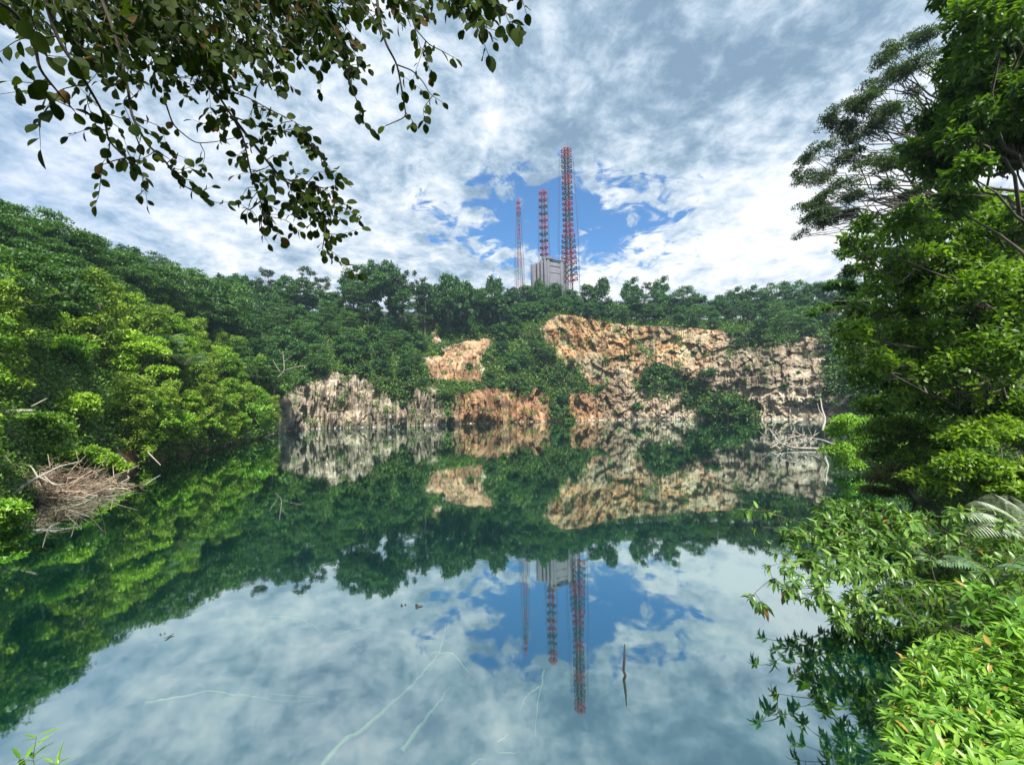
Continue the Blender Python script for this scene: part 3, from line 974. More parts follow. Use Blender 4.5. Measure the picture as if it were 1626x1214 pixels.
# skyline trees, placed where their crowns meet the sky
SKY = [(-40, 345, 62, 'broad'), (15, 338, 64, 'umbrella'), (60, 352, 66, 'umbrella'), (100, 372, 70, 'umbrella'), (135, 388, 78, 'umbrella'), (165, 405, 84, 'umbrella'), (205, 414, 88, 'umbrella'), (245, 424, 94, 'broad'),
       (280, 434, 100, 'umbrella'), (318, 447, 112, 'umbrella'), (352, 452, 122, 'umbrella'), (378, 436, 178, 'broad'), (425, 430, 182, 'airy'), (402, 444, 190, 'broad'), (460, 442, 190, 'broad'), (487, 428, 184, 'airy'), (512, 440, 190, 'airy'), (530, 462, 195, 'broad'),
       (562, 425, 196, 'broad'), (590, 414, 200, 'broad'), (620, 414, 196, 'broad'), (636, 432, 190, 'airy'), (662, 434, 205, 'airy'), (690, 452, 215, 'broad'), (712, 430, 208, 'broad'), (735, 446, 214, 'broad'),
       (762, 455, 225, 'broad'), (785, 440, 222, 'broad'), (812, 462, 232, 'broad'), (838, 452, 236, 'broad'), (860, 446, 240, 'broad'), (882, 452, 240, 'broad'), (908, 462, 244, 'broad'), (935, 450, 236, 'broad'), (955, 444, 236, 'broad'), (972, 478, 240, 'broad'),
       (1000, 444, 238, 'broad'), (1022, 452, 236, 'airy'), (1046, 442, 236, 'broad'), (1082, 458, 232, 'umbrella'), (1064, 474, 236, 'broad'), (1110, 468, 236, 'broad'), (1140, 470, 232, 'broad'), (1165, 458, 228, 'broad'), (1190, 456, 226, 'broad'), (1212, 468, 222, 'broad'),
       (1236, 452, 216, 'umbrella'), (1262, 450, 212, 'umbrella'), (1290, 452, 206, 'broad'), (1318, 446, 200, 'umbrella'), (1345, 440, 196, 'broad'), (1370, 450, 190, 'broad')]
SKL = ['beyond the left edge', 'at the top left corner of the forest', 'second from the left edge on the skyline']
for n_, (x, y, D, kind) in enumerate(SKY):
    tp = px(x, y, D)
    gz_ = height(tp.x, tp.y)
    Ht = tp.z - gz_
    base = {'broad': 12 * .93, 'umbrella': 12 * .96, 'airy': 16 * .98}[kind]
    if Ht < 6: Ht = 6.0
    sc = min(max(Ht / base, .6), 1.35 if kind != 'airy' else 1.15)
    far = D > 105
    szf = min(max(Ht / base / sc, 1.0), 1.7)
    kk = kind if far or kind != 'airy' else 'umbrella'
    if not far: sc *= 1.15
    o = try_place((tp.x, tp.y, tp.z - base * sc * szf * (1 if far else .8)), kk, far, sc, None, True, szf)

for x in range(376, 1380, 21):
    near_ = min(SKY, key=lambda q: abs(q[0] - x))
    tp = px(x + rng.uniform(-6, 6), near_[1] + rng.uniform(17, 30), near_[2] - rng.uniform(3, 9))
    if tp.y < 130: continue
    gz_ = height(tp.x, tp.y)
    Ht = max(tp.z - gz_, 6.0)
    sc = min(max(Ht / 11.4, .6), 1.1)
    try_place((tp.x, tp.y, tp.z - 11.0 * sc), 'broad' if rng.random() < .8 else 'umbrella', True, sc, None, True, 1.0)

# ------------------------------------------------------------------ undergrowth over the soil
tri_c = (V[Q[:, 0]] + V[Q[:, 1]] + V[Q[:, 2]] + V[Q[:, 3]]) / 4
e1 = V[Q[:, 2]] - V[Q[:, 0]]; e2 = V[Q[:, 3]] - V[Q[:, 1]]
qn = np.cross(e1, e2); area = np.linalg.norm(qn, axis=1) / 2
qn = unit(qn); qn[qn[:, 2] < 0] *= -1
jrow = np.tile(np.arange(NV - 1), NU)
pq = proj(tri_c)
dist = np.linalg.norm(tri_c - np.array([0, 0, EYE]), axis=1)
okq = (tri_c[:, 2] > .25) & (jrow < NV - 14) & (tri_c[:, 1] > 1.5) & (pq[:, 0] > -60) & (pq[:, 0] < 1700) & (area > 0)
tuft = np.array([noise.noise(Vector(v) * .22) + .5 * noise.noise(Vector(v) * .7) for v in tri_c])
rk_q = (rocky(tri_c) & ((jrow < 105) | (pq[:, 0] < 840)) & (tuft < .42)) | (inpoly(pq, earthp) & (tri_c[:, 0] < 0) & (tri_c[:, 1] < 110))
okq &= ~rk_q
lsz = np.clip(dist * .0040, .07, .75)
wq = np.where(okq, area / lsz ** 2, 0); wq[dist > 250] *= .3
wq = np.minimum(wq, np.percentile(wq[wq > 0], 99.5))
nb = 330000
idx = rng.choice(len(Q), nb, p=wq / wq.sum())
u = rng.random((nb, 1)); v = rng.random((nb, 1))
q4 = V[Q[idx]]
base = (q4[:, 0] * (1 - u) + q4[:, 1] * u) * (1 - v) + (q4[:, 3] * (1 - u) + q4[:, 2] * u) * v
lz = lsz[idx] * rng.uniform(.6, 1.5, nb)
lift = np.abs(rng.normal(0, 1, nb)) * lz * 1.6
base = base + qn[idx] * lift[:, None]
Vl, Fl = leaves(base, rdir(nb) + qn[idx] * .3 + np.array([0, 0, -.2]), qn[idx] * .6 + np.array([0, 0, .5]) + rdir(nb) * .5, lz, lz * .6)
ug = link('undergrowth', mk_mesh('undergrowth', Vl, Fl, M['cover']))
tag(ug, 'green undergrowth of small leaves covering the soil of the banks and slopes', 'undergrowth', kind='stuff')


# ------------------------------------------------------------------ nearer trees and shrubs on the right, each modelled in place
def inside(poly, n):
    a = np.array(poly, float)
    o_ = []
    while len(o_) < n:
        q = rng.uniform(a.min(0), a.max(0), (n, 2))
        o_ += [tuple(v) for v in q[inpoly(q, poly)]]
    return o_[:n]


def fill(poly, n, r_, D, s_):
    return [(x, y, r_ * rng.uniform(.7, 1.25), D + rng.uniform(-s_, s_)) for x, y in inside(poly, n)]


def hand_tree(name, label, cat, base, clumps, nleaf, leaf, mat, bark, shape='leaf', flat=.7, aspect=.5, sub=9, up=.65, r0=.2, subr=.42, jit=.5, fork=None, droop=.15):
    base = Vector(base)
    o = empty(name, base)
    cl = []
    for c_ in clumps:
        x, y, r_, D = c_[:4]
        p_ = px(x, y, D + rng.uniform(-jit, jit)) - base
        cl.append((tuple(p_), r_ / F * D, c_[4] if len(c_) > 4 else flat))
    tb = MB()
    tops = np.array([c_[0] for c_ in cl])
    fk = Vector(fork) - base if fork else Vector((tops[:, 0].mean() * .4, tops[:, 1].mean() * .4, max(tops[:, 2].min() * .8, tops[:, 2].mean() * .45)))
    P = wobble((0, 0, -.6), fk, 7, .02 * fk.length)
    tb.tube(P, np.linspace(r0 * 1.2, r0 * .7, 7), 8)
    zmax = tops[:, 2].max()
    lead = wobble(P[-1], (tops[np.argmax(tops[:, 2])] + P[-1]) / 2 + np.array([0, 0, (zmax - P[-1][2]) * .3]), 6, .02)
    tb.tube(lead, np.linspace(r0 * .7, r0 * .25, 6), 7)
    for c_, r_, f_ in cl:
        c_ = np.array(c_)
        cnd = np.concatenate([P[3:], lead])
        st = cnd[np.argmin(np.linalg.norm(cnd - (c_ * np.array([1, 1, .85])), axis=1))]
        limb(tb, st, c_, r0 * .3, r0 * .06, 6, .05, 5)
        for _ in range(4):
            limb(tb, c_ + (st - c_) * rng.uniform(0, .3), c_ + rdir(1)[0] * r_ * np.array([1, 1, f_]) * .9, r0 * .08, r0 * .02, 4, .06, 4)
    tb.build('trunk', bark, o, True)
    Vl, Fl = clump_leaves(cl, nleaf, leaf, aspect, shape, sub, up, subr, droop=droop)
    link('crown', mk_mesh('crown', Vl, Fl, mat), o)
    return tag(o, label, cat)


def J(lst, D, n=1, s=0):
    "clump list from (x, y, r) triples; distance D plus a per-clump offset"
    return [(x, y, r_, D + (i % 3 - 1) * s) for i, (x, y, r_) in enumerate(lst)]


hand_tree('broadleaf_tree', 'tall dark broadleaf tree filling the top right corner', 'tree', (14.6, 10.5, height(14.6, 10.5)),
          J([(1565, 55, 62), (1612, 120, 70), (1520, 120, 40), (1600, 0, 70), (1540, -20, 50), (1475, 200, 34), (1530, 210, 52), (1622, 215, 40), (1480, 270, 36), (1540, 280, 40), (1500, 335, 42), (1645, 60, 70), (1660, 170, 70), (1580, 160, 40), (1450, 240, 22)], 11.5, s=1.2) + fill([(1500, -60), (1660, -60), (1680, 280), (1540, 300), (1470, 250), (1490, 180), (1510, 80)], 34, 36, 12, 1.6),
          42000, .17, M['leaf_deep'], M['trunk'], up=.6, r0=.2, flat=.95, sub=14, subr=.36)
hand_tree('broadleaf_tree', 'broad green tree behind the overhanging shrub on the right bank', 'tree', (21.5, 17.5, height(21.5, 17.5)),
          J([(1425, 372, 45), (1500, 405, 62), (1580, 385, 64), (1625, 340, 45), (1375, 362, 26), (1450, 450, 52), (1540, 475, 70), (1612, 480, 66), (1402, 432, 40), (1372, 530, 34), (1428, 540, 46), (1500, 560, 62), (1590, 580, 72), (1450, 610, 46), (1540, 650, 60), (1400, 585, 30), (1620, 660, 60), (1470, 500, 50), (1350, 545, 22), (1640, 560, 60), (1362, 500, 26), (1345, 525, 20), (1385, 470, 28), (1370, 395, 30), (1345, 385, 18), (1352, 570, 20), (1372, 610, 28)], 16.5, s=1.8) + fill([(1440, 330), (1680, 330), (1680, 700), (1440, 640), (1400, 540), (1440, 450)], 50, 42, 17.5, 2.0),
          66000, .21, M['leaf_near'], M['trunk'], up=.62, r0=.26, flat=.95, sub=14, subr=.36)
hand_tree('feathery_tree', 'tall feathery tree with drooping tiered sprays against the bright sky', 'tree', (34, 28, height(34, 28)),
          [(*q[:3], 29 + (i % 3 - 1) * 1.2, .42) for i, q in enumerate([(1470, 62, 34), (1432, 72, 34), (1400, 95, 26), (1460, 105, 38), (1420, 120, 32), (1392, 138, 24), (1372, 160, 30), (1338, 176, 26), (1318, 188, 18), (1420, 182, 40), (1386, 212, 36), (1346, 216, 30), (1312, 234, 28), (1286, 250, 20), (1352, 252, 36), (1400, 262, 36), (1272, 276, 18), (1300, 280, 28), (1334, 300, 32), (1264, 292, 12), (1312, 318, 24), (1362, 312, 30), (1300, 352, 20), (1322, 340, 22), (1278, 370, 14), (1448, 250, 40), (1446, 320, 34), (1400, 300, 30), (1350, 340, 20), (1265, 378, 8)])] + [(x, y, rng.uniform(13, 24), 29.5 + rng.uniform(-2, 2), .34) for x, y in inside([(1485, 50), (1440, 62), (1395, 90), (1330, 172), (1262, 275), (1268, 375), (1330, 352), (1400, 330), (1480, 330), (1490, 200)], 60)],
          52000, .165, M['leaf_feather'], M['trunk'], 'rhomb', aspect=.34, sub=12, up=.6, r0=.25, subr=.32, fork=px(1530, 330, 29))
hand_tree('drooping_tree', 'green tree with flat drooping sprays in front of the far right skyline', 'tree', (30, 25, height(30, 25)),
          [(*q, 25, .3) for q in [(1385, 405, 28), (1360, 430, 26), (1335, 455, 24), (1372, 462, 28), (1345, 482, 22), (1312, 492, 18), (1392, 480, 28), (1292, 498, 10), (1345, 400, 20), (1400, 440, 30)]],
          9000, .21, M['leaf_umbrella'], M['trunk'], 'rhomb', aspect=.4, sub=12, up=.7, r0=.16, subr=.34, fork=px(1450, 480, 25))
hand_tree('rounded_shrub', 'round yellow-green shrub at the waterside under the right trees', 'shrub', (26.3, 33, .3),
          J([(1345, 672, 26), (1335, 690, 22), (1362, 680, 26), (1335, 718, 24), (1365, 715, 30), (1350, 740, 22)], 32, s=.5), 9000, .17, M['leaf_bright'], M['trunk'], 'leaf', r0=.08)
hand_tree('dense_shrub', 'dense bluish-green shrub right of the round yellow-green shrub', 'shrub', (24.5, 24, height(24.5, 24)),
          J([(1395, 655, 32), (1430, 640, 34), (1410, 690, 36), (1450, 690, 42), (1480, 650, 40), (1395, 725, 30), (1440, 735, 38), (1490, 720, 40), (1375, 640, 16), (1500, 690, 35)], 23.5, s=.8), 19000, .20, M['leaf_near'], M['trunk'], 'leaf', r0=.09)
hand_tree('leafy_shrub', 'leafy green shrub beneath the broad tree at the right edge', 'shrub', (20, 15.5, height(20, 15.5)),
          J([(1530, 700, 44), (1580, 690, 46), (1625, 700, 50), (1540, 745, 42), (1600, 750, 46), (1500, 760, 36), (1650, 760, 40), (1570, 780, 36), (1460, 765, 30), (1625, 790, 40)], 15.5, s=.8), 17000, .17, M['leaf_near'], M['trunk'], 'leaf', r0=.08)
hand_tree('olive_shrub', 'dull olive shrub above the dead twig at the right waterline', 'shrub', (21, 22.5, height(21, 22.5)),
          J([(1395, 762, 20), (1420, 752, 24), (1380, 778, 14), (1445, 770, 22), (1415, 785, 18)], 22, s=.4), 6000, .16, leaf_mat('olive_foliage', (0.05, 0.07, 0.02), (0.12, 0.14, 0.04), (0.22, 0.23, 0.08)), M['trunk'], 'rhomb', aspect=.3, r0=.05)


def whorl_plant(name, label, cat, base, tips, mat, nl=(8, 13), L=.3, Wr=.26, stem_r=.012, droop=.35, shape='leaf', stemmat=None, forks=3, part='foliage'):
    "stems from the base to each tip, each tip a whorl of drooping leaves; extra leaves along the stem"
    base = Vector(base)
    o = empty(name, base)
    tb = MB(); P_, A_, N_, L_ = [], [], [], []
    tips = [np.array(tuple(Vector(t_) - base)) for t_ in tips]
    mean = np.mean(tips, 0)
    main = wobble((0, 0, -.3), mean * np.array([.45, .45, .5]), 6, .03 * np.linalg.norm(mean))
    tb.tube(main, np.linspace(stem_r * 2.6, stem_r * 1.8, 6), 6)
    nodes = [p_ for p_ in main[2:]]; cost = [0.0] * len(nodes)
    for tp in sorted(tips, key=lambda q: np.linalg.norm(q - main[-1]) * rng.uniform(.7, 1.2)):
        nd_ = np.array(nodes)
        k_ = int(np.argmin(np.linalg.norm(nd_ - tp, axis=1) + .35 * np.array(cost)))
        h_ = nd_[k_]; ln_ = np.linalg.norm(tp - h_)
        mid = (h_ + tp) / 2 + np.array([0, 0, ln_ * rng.uniform(.0, .22)]) + rng.normal(0, .08 * ln_, 3)
        t_ = np.linspace(0, 1, 7)[:, None]
        curve = (1 - t_) ** 2 * h_ + 2 * t_ * (1 - t_) * mid + t_ ** 2 * tp
        r1_ = min(stem_r * (.45 + ln_ * .5), stem_r * 1.6)
        tb.tube(curve, np.linspace(r1_, stem_r * .35, 7), 5)
        for q_ in (2, 4, 5):
            nodes.append(curve[q_]); cost.append(cost[k_] + ln_ * q_ / 6)
        dirn = unit(curve[-1] - curve[-2])
        n = rng.integers(*nl)
        dirn = unit(curve[-1] - curve[-2])
        ph = np.arange(n) * 2.4 + rng.random() * 6
        along = rng.uniform(0, .28, n)
        a1 = unit(np.cross(dirn, [0.1, .2, 1.])); a2 = np.cross(dirn, a1)
        rad = np.cos(ph)[:, None] * a1 + np.sin(ph)[:, None] * a2
        sz = L * rng.uniform(.45, 1.3, n) * rng.uniform(.7, 1.2)
        P_.append(tp - dirn * (along * L * 2.2)[:, None])
        A_.append(rad + dirn * .55 + np.array([0, 0, -.12]))
        N_.append(np.array([0, 0, 1.]) + dirn * .2 + rng.normal(0, .18, (n, 3)))
        L_.append(sz)
    tb.build('stem', stemmat or M['trunk'], o, True)
    L_ = np.concatenate(L_)
    Vl, Fl = leaves(np.concatenate(P_), np.concatenate(A_), np.concatenate(N_), L_, L_ * Wr, shape, .3, droop)
    link(part, mk_mesh(part, Vl, Fl, mat), o)
    return tag(o, label, cat)


# overhanging whorled shrubs on the right bank
tips = [px(x, y, 13.2 - max(0, y - 800) / 100 * 2.9 + rng.uniform(-.6, .8)) for x, y in [(1185, 812), (1200, 806), (1215, 812), (1232, 812), (1250, 826), (1195, 840), (1190, 950), (1212, 965), (1305, 792), (1318, 798), (1295, 806), (1340, 806), (1352, 815), (1262, 842), (1280, 850), (1240, 850), (1215, 862), (1230, 880), (1215, 900), (1232, 925), (1250, 945)] + inside([(1240, 840), (1330, 800), (1420, 800), (1470, 830), (1470, 900), (1380, 930), (1290, 900), (1240, 900)], 170) + inside([(1250, 840), (1330, 795), (1420, 800), (1490, 830), (1490, 880), (1330, 890)], 170)]
whorl_plant('overhanging_shrub', 'wide shrub with narrow drooping leaves reaching far out over the water', 'shrub', (11.5, 11, .9), tips, M['leaf_whorl'], (10, 18), .225, .36, .012, .35, forks=9)
tips = [px(x, y, rng.uniform(9, 12)) for x, y in inside([(1430, 810), (1620, 800), (1640, 960), (1520, 960), (1400, 930)], 210)]
whorl_plant('narrow_leaf_shrub', 'dark narrow-leaved shrub beside the overhanging shrub on the bank', 'shrub', (12.0, 9.5, height(12, 9.5)), tips, M['leaf_whorl'], (9, 16), .22, .38, .012, .3, forks=9)
tips = [px(x, y, rng.uniform(8.0, 9.4)) for x, y in inside([(1230, 900), (1300, 880), (1420, 890), (1440, 990), (1340, 1000), (1260, 965)], 120)]
whorl_plant('low_shrub', 'low sparse shrub trailing towards the water beneath the overhanging shrub', 'shrub', (9.6, 8.9, .8), tips, M['leaf_whorl'], (8, 14), .19, .36, .010, .4, forks=6)
tips = [px(x, y, rng.uniform(6.5, 8)) for x, y in inside([(1400, 920), (1626, 900), (1650, 1010), (1560, 1010), (1470, 1010), (1410, 1010)], 110)]
whorl_plant('shaded_shrub', 'shaded dark shrub behind the bright bush at the lower right', 'shrub', (7.5, 6.0, height(7.5, 6)), tips, M['leaf_near'], (8, 12), .17, .36, .008, .3, forks=6)
tips = [px(x, y, rng.uniform(5.2, 5.7)) for x, y in inside([(1505, 945), (1560, 925), (1605, 935), (1610, 985), (1540, 1000), (1510, 985)], 26)] + [px(1600, 985, 5.3), px(1620, 960, 5.2)]
whorl_plant('bright_sprig', 'bright sprig of pointed leaves just above the bright bush', 'plant', (5.9, 4.6, height(5.9, 4.6)), tips, M['leaf_bush'], (6, 10), .18, .36, .006, .3, forks=3)
# bright bush at the lower right: many sprays of pointed, drooping leaves
tips = []
for x, y in inside([(1412, 1214), (1405, 1150), (1425, 1080), (1445, 1035), (1490, 1015), (1540, 1012), (1580, 1000), (1640, 975), (1680, 1260), (1412, 1260)], 1050):
    f_ = (y - 985) / 230
    tips.append(px(x, y, 5.1 - 1.7 * f_ + rng.uniform(-.25, .45)))
tips += [px(x, y, 4.5) for x, y in [(1440, 1042), (1452, 1038), (1408, 1120), (1404, 1150), (1415, 1135), (1448, 1060), (1470, 1020)]]
whorl_plant('leafy_bush', 'bright yellow-green bush filling the lower right corner', 'bush', (4.9, 3.6, 1.4), tips, M['leaf_bush'], (8, 13), .115, .34, .004, .4, forks=14)


def frond(tb_v, base, tip, n, L, Wr, sag=.15):
    "pinnate frond: leaflets both sides of a curved rachis"
    base = np.array(tuple(base)); tip = np.array(tuple(tip))
    t_ = np.linspace(0, 1, n)[:, None]
    ln = np.linalg.norm(tip - base)
    P = base + (tip - base) * t_ + np.array([0, 0, 1.]) * (np.sin(t_ * math.pi) * ln * sag)
    d = unit(np.gradient(P, axis=0))
    side = unit(np.cross(d, [0, 0, 1.]))
    prof = np.sin(np.clip(t_[:, 0] * 1.05 + .12, 0, 1.12) / 1.12 * math.pi) ** .6 * L + .02
    out_ = []
    for s_ in (1, -1):
        out_.append(leaves(P, side * s_ + d * .55 + np.array([0, 0, -.25]), np.array([0, 0, 1.]) + side * .2 * s_, prof, prof * Wr, 'leaf', .2, .3))
    return P, out_


def frond_plant(name, label, cat, base, tips, mat, n, L, Wr, r_):
    base = Vector(base)
    o = empty(name, base)
    tb = MB(); parts = []
    for t_ in tips:
        P, q = frond(None, (0, 0, .1), Vector(t_) - base, n, L, Wr)
        tb.tube(P, np.linspace(r_, r_ * .3, n), 5); parts += q
    tb.build('stem', M['trunk'], o, True)
    V_, F_ = join(parts)
    link('fronds', mk_mesh('fronds', V_, F_, mat), o)
    return tag(o, label, cat)


frond_plant('palm', 'pale silvery palm fronds in front of the trees at the right edge', 'palm', px(1612, 858, 10), [px(1520, 822, 9.4), px(1545, 795, 9.6), px(1575, 782, 9.8), px(1600, 785, 10), px(1535, 850, 9.3), px(1625, 800, 10)], M['frond'], 26, .42, .12, .012)
for q, (x, y, D, lb) in enumerate([(255, 530, 62, 'pale green palm spraying fronds halfway up'), (290, 560, 62, 'small palm below the pale green palm on the left bank')]):
    b_ = px(x, y + 22, D)
    frond_plant('palm', lb, 'palm', b_, [b_ + Vector((math.cos(a_) * 3.6, math.sin(a_) * 3, rng.uniform(.6, 2.6))) for a_ in np.linspace(0, 6.28, 11)[:-1]], M['leaf_grey'], 18, 1.2, .14, .05)
# feathery fern-like fronds in the right undergrowth
for x, y, D, lb in [(1590, 905, 7.5, 'long thin fern fronds over the dark hollow at the right edge'), (1490, 880, 10, 'grey-green fern on the bank above the dark hollow')]:
    b_ = px(x, y + 20, D)
    frond_plant('fern', lb, 'fern', b_, [b_ + Vector((math.cos(a_) * .9, math.sin(a_) * .7, rng.uniform(.1, .5))) for a_ in np.linspace(2, 6.5, 7)], M['leaf_grey'], 22, .16, .22, .006)

# large left-bank foreground pieces
hand_tree('leafy_shrub', 'bright leafy shrub leaning over the water low on the bank', 'shrub', px(75, 745, 31) - Vector((0, 0, 1.0)),
          J([(40, 690, 30), (70, 670, 30), (100, 690, 28), (60, 720, 30), (95, 730, 26), (130, 720, 20), (20, 720, 25)], 31, s=.6), 12000, .24, M['leaf_bank'], M['trunk'], 'leaf', r0=.09)
hand_tree('dark_hanging_shrub', 'low shrub dipping into the water right of the dry brush heap', 'shrub', px(150, 725, 36),
          J([(150, 720, 16), (170, 735, 18), (190, 742, 14), (165, 752, 12), (140, 740, 14)], 35, s=.5), 6000, .22, M['leaf_bank'], M['trunk'], 'leaf', r0=.08)
hand_tree('rounded_shrub', 'rounded light green shrub at the right end of the left bank', 'shrub', px(395, 690, 92),
          J([(352, 668, 16), (375, 640, 22), (400, 625, 18), (405, 655, 24), (420, 672, 16), (380, 672, 20), (424, 650, 12)], 92, s=2), 8000, .42, M['leaf_bright'], M['trunk'], 'rhomb', r0=.16)
hand_tree('waterside_shrub', 'yellow-green shrub at the bottom of the left edge', 'shrub', (-24.5, 20.5, .2),
          J([(5, 812, 22), (22, 826, 18), (0, 840, 24), (30, 808, 12), (10, 865, 14), (-15, 830, 30)], 20.5, s=.4), 6000, .17, M['leaf_bright'], M['trunk'], 'leaf', r0=.05)


# ------------------------------------------------------------------ overhanging branch, top left
def over_tree():
    root = Vector((-4.6, -1.2, height(-4.6, -1.2)))
    o = empty('overhanging_tree', root)
    w_ = lambda x, y, D: px(x, y, D) - root
    tb = MB(); LP, LA, LN, LS = [], [], [], []

    def twig(pts, r_, leafgap=.055, size=.105, dens=1.0, start=0.0):
        P = np.array([tuple(p_) for p_ in pts])
        # resample smoothly
        t_ = np.linspace(0, len(P) - 1, (len(P) - 1) * 5 + 1)
        Pi = np.stack([np.interp(t_, np.arange(len(P)), P[:, k_]) for k_ in range(3)], 1)
        for _ in range(2):
            Pi[1:-1] = (Pi[:-2] + Pi[1:-1] * 2 + Pi[2:]) / 4
        tb.tube(Pi, np.linspace(r_, r_ * .3, len(Pi)), 5)
        seg_ = np.linalg.norm(np.diff(Pi, axis=0), axis=1); cum = np.concatenate([[0], np.cumsum(seg_)])
        s_ = start * cum[-1] + leafgap * rng.random()
        sd = 1
        while s_ < cum[-1]:
            if rng.random() < dens:
                p_ = np.array([np.interp(s_, cum, Pi[:, k_]) for k_ in range(3)])
                k2 = min(np.searchsorted(cum, s_), len(Pi) - 1)
                d_ = unit(Pi[k2] - Pi[k2 - 1])
                lat = unit(np.cross(d_, rdir(1)[0]))
                a_ = d_ * .35 + lat * .8 + np.array([0, 0, -rng.uniform(.2, 1.2)])
                LP.append(p_); LA.append(a_); LN.append(np.array([rng.normal(0, .45), -.75 + rng.normal(0, .5), .5 + rng.normal(0, .5)]))
                LS.append(size * rng.uniform(.55, 1.2))
            s_ += leafgap * rng.uniform(.5, 1.4)
        LP.append(Pi[-1]); LA.append(unit(Pi[-1] - Pi[-3]) + np.array([0, 0, -.4])); LN.append(np.array([rng.normal(0, .4), -.8, .4])); LS.append(size * rng.uniform(.8, 1.15))
        return Pi

    def sidetwigs(Pi, n, ln, r_, **kw):
        for _ in range(n):
            k_ = rng.integers(len(Pi) // 5, len(Pi))
            d_ = unit(rdir(1)[0] * np.array([1, .8, .7]) + np.array([.15, .1, -.45]))
            p0 = Pi[k_]; L_ = ln * rng.uniform(.5, 1.3)
            bend = rdir(1)[0] * .25 * L_
            twig([p0, p0 + d_ * L_ * .5 + bend, p0 + d_ * L_ + np.array([0, 0, -.12 * L_])], r_, **kw)

    main = {
        'A': [(250, -40, 3.0), (280, 35, 3.0), (312, 99, 3.0), (340, 142, 3.05), (368, 184, 3.1), (386, 216, 3.1), (400, 283, 3.15), (414, 319, 3.2), (424, 358, 3.2)],
        'B': [(368, 184, 3.1), (418, 248, 3.2), (446, 283, 3.25), (475, 301, 3.3), (500, 325, 3.3), (518, 355, 3.3), (512, 395, 3.3)],
        'C': [(150, -30, 2.8), (185, 60, 2.8), (204, 142, 2.85), (209, 184, 2.85), (234, 230, 2.9), (262, 255, 2.9), (276, 276, 2.95), (290, 294, 3.0), (322, 312, 3.0)],
        'D': [(60, -40, 2.2), (90, 60, 2.3), (130, 120, 2.4), (165, 180, 2.6), (172, 225, 2.7), (212, 262, 2.8)],
        'E': [(645, -20, 3.0), (656, 42, 3.0), (681, 71, 3.05), (700, 80, 3.05), (722, 92, 3.1)],
        'Fq': [(596, -20, 3.1), (604, 40, 3.1), (613, 71, 3.1), (631, 103, 3.2), (642, 166, 3.2), (645, 186, 3.2), (612, 200, 3.2)],
        'G': [(631, 103, 3.2), (655, 112, 3.2), (672, 130, 3.2), (683, 150, 3.2), (702, 162, 3.2)],
        'H': [(490, 20, 3.1), (528, 85, 3.1), (553, 122, 3.1), (566, 160, 3.1)],
        'I': [(745, -40, 2.6), (748, 10, 2.6), (760, 50, 2.6), (775, 85, 2.6)],
        'Iq': [(745, -40, 2.6), (775, -5, 2.6), (800, 15, 2.6), (808, 35, 2.6)],
        'Jq': [(-30, -10, 2.0), (20, 15, 2.1), (55, 60, 2.2), (62, 110, 2.2), (95, 150, 2.4), (118, 176, 2.5)],
        'K': [(446, 283, 3.25), (480, 290, 3.3), (515, 300, 3.3), (545, 290, 3.3)],
        'K2': [(475, 301, 3.3), (505, 320, 3.3), (535, 330, 3.3), (548, 322, 3.3)],
        'L': [(368, 184, 3.1), (420, 205, 3.1), (465, 210, 3.15), (492, 222, 3.2), (498, 238, 3.2)],
        'Mq': [(340, 142, 3.05), (385, 150, 3.1), (430, 175, 3.1), (462, 190, 3.1), (478, 200, 3.1)],
        'N': [(262, 160, 3.0), (275, 200, 3.0), (310, 228, 3.0), (345, 225, 3.05), (386, 216, 3.1)],
        'P': [(414, 319, 3.2), (395, 335, 3.2), (385, 325, 3.2)],
        'Q2': [(204, 250, 2.9), (180, 255, 2.9), (162, 262, 2.9)],
        'R': [(210, 200, 2.85), (225, 240, 2.9), (215, 270, 2.9)],
    }
    sidec = {'A': 26, 'B': 22, 'C': 15, 'D': 12, 'E': 3, 'H': 7, 'I': 3, 'L': 6, 'Mq': 9, 'K': 9, 'K2': 8, 'Fq': 2, 'Jq': 4, 'N': 2}
    for k_, pts in main.items():
        big = k_ in 'ABCD' or k_ in ('Jq', 'Fq')
        sz = .110 if k_ in ('Jq', 'I', 'Iq') else .082
        P = twig([w_(*p_) for p_ in pts], .012 if big else .006, size=sz, dens=.6 if k_ not in ('N', 'Fq', 'G') else .3, start=.1)
        sidetwigs(P, sidec.get(k_, 1), .24, .0035, size=sz * .95)
    # dense canopy above
    for poly, n, d0, d1 in (([(-60, -80), (560, -80), (540, 20), (480, 60), (430, 60), (330, 70), (250, 80), (180, 60), (110, 60), (50, 30), (-60, 0)], 290, 2.4, 4.4),
                            ([(420, -60), (700, -60), (690, 0), (620, 15), (560, 60), (510, 90), (440, 90)], 66, 2.8, 3.8),
                            ([(690, -60), (810, -60), (800, 0), (760, 15), (700, 5)], 18, 2.5, 3.0),
                            ([(90, 40), (440, 50), (420, 110), (330, 110), (250, 100), (170, 100), (110, 80)], 48, 2.5, 3.6)):
        for x, y in inside(poly, n):
            D = rng.uniform(d0, d1)
            p0 = w_(x - 20, y - 45, D); p1 = w_(x + rng.uniform(-30, 30), y + rng.uniform(-10, 20), D + rng.uniform(-.15, .15)); p2 = w_(x + rng.uniform(-10, 50), y + rng.uniform(20, 60), D + rng.uniform(-.2, .2))
            twig([p0, p1, p2], .005, leafgap=.045, size=.076)
    # thick limbs from the trunk, which stands left of and behind the photographer
    tr = MB()
    T = wobble((0, 0, -.5), (.3, .3, 5.4), 9, .04)
    tr.tube(T, np.linspace(.21, .13, 9), 10)
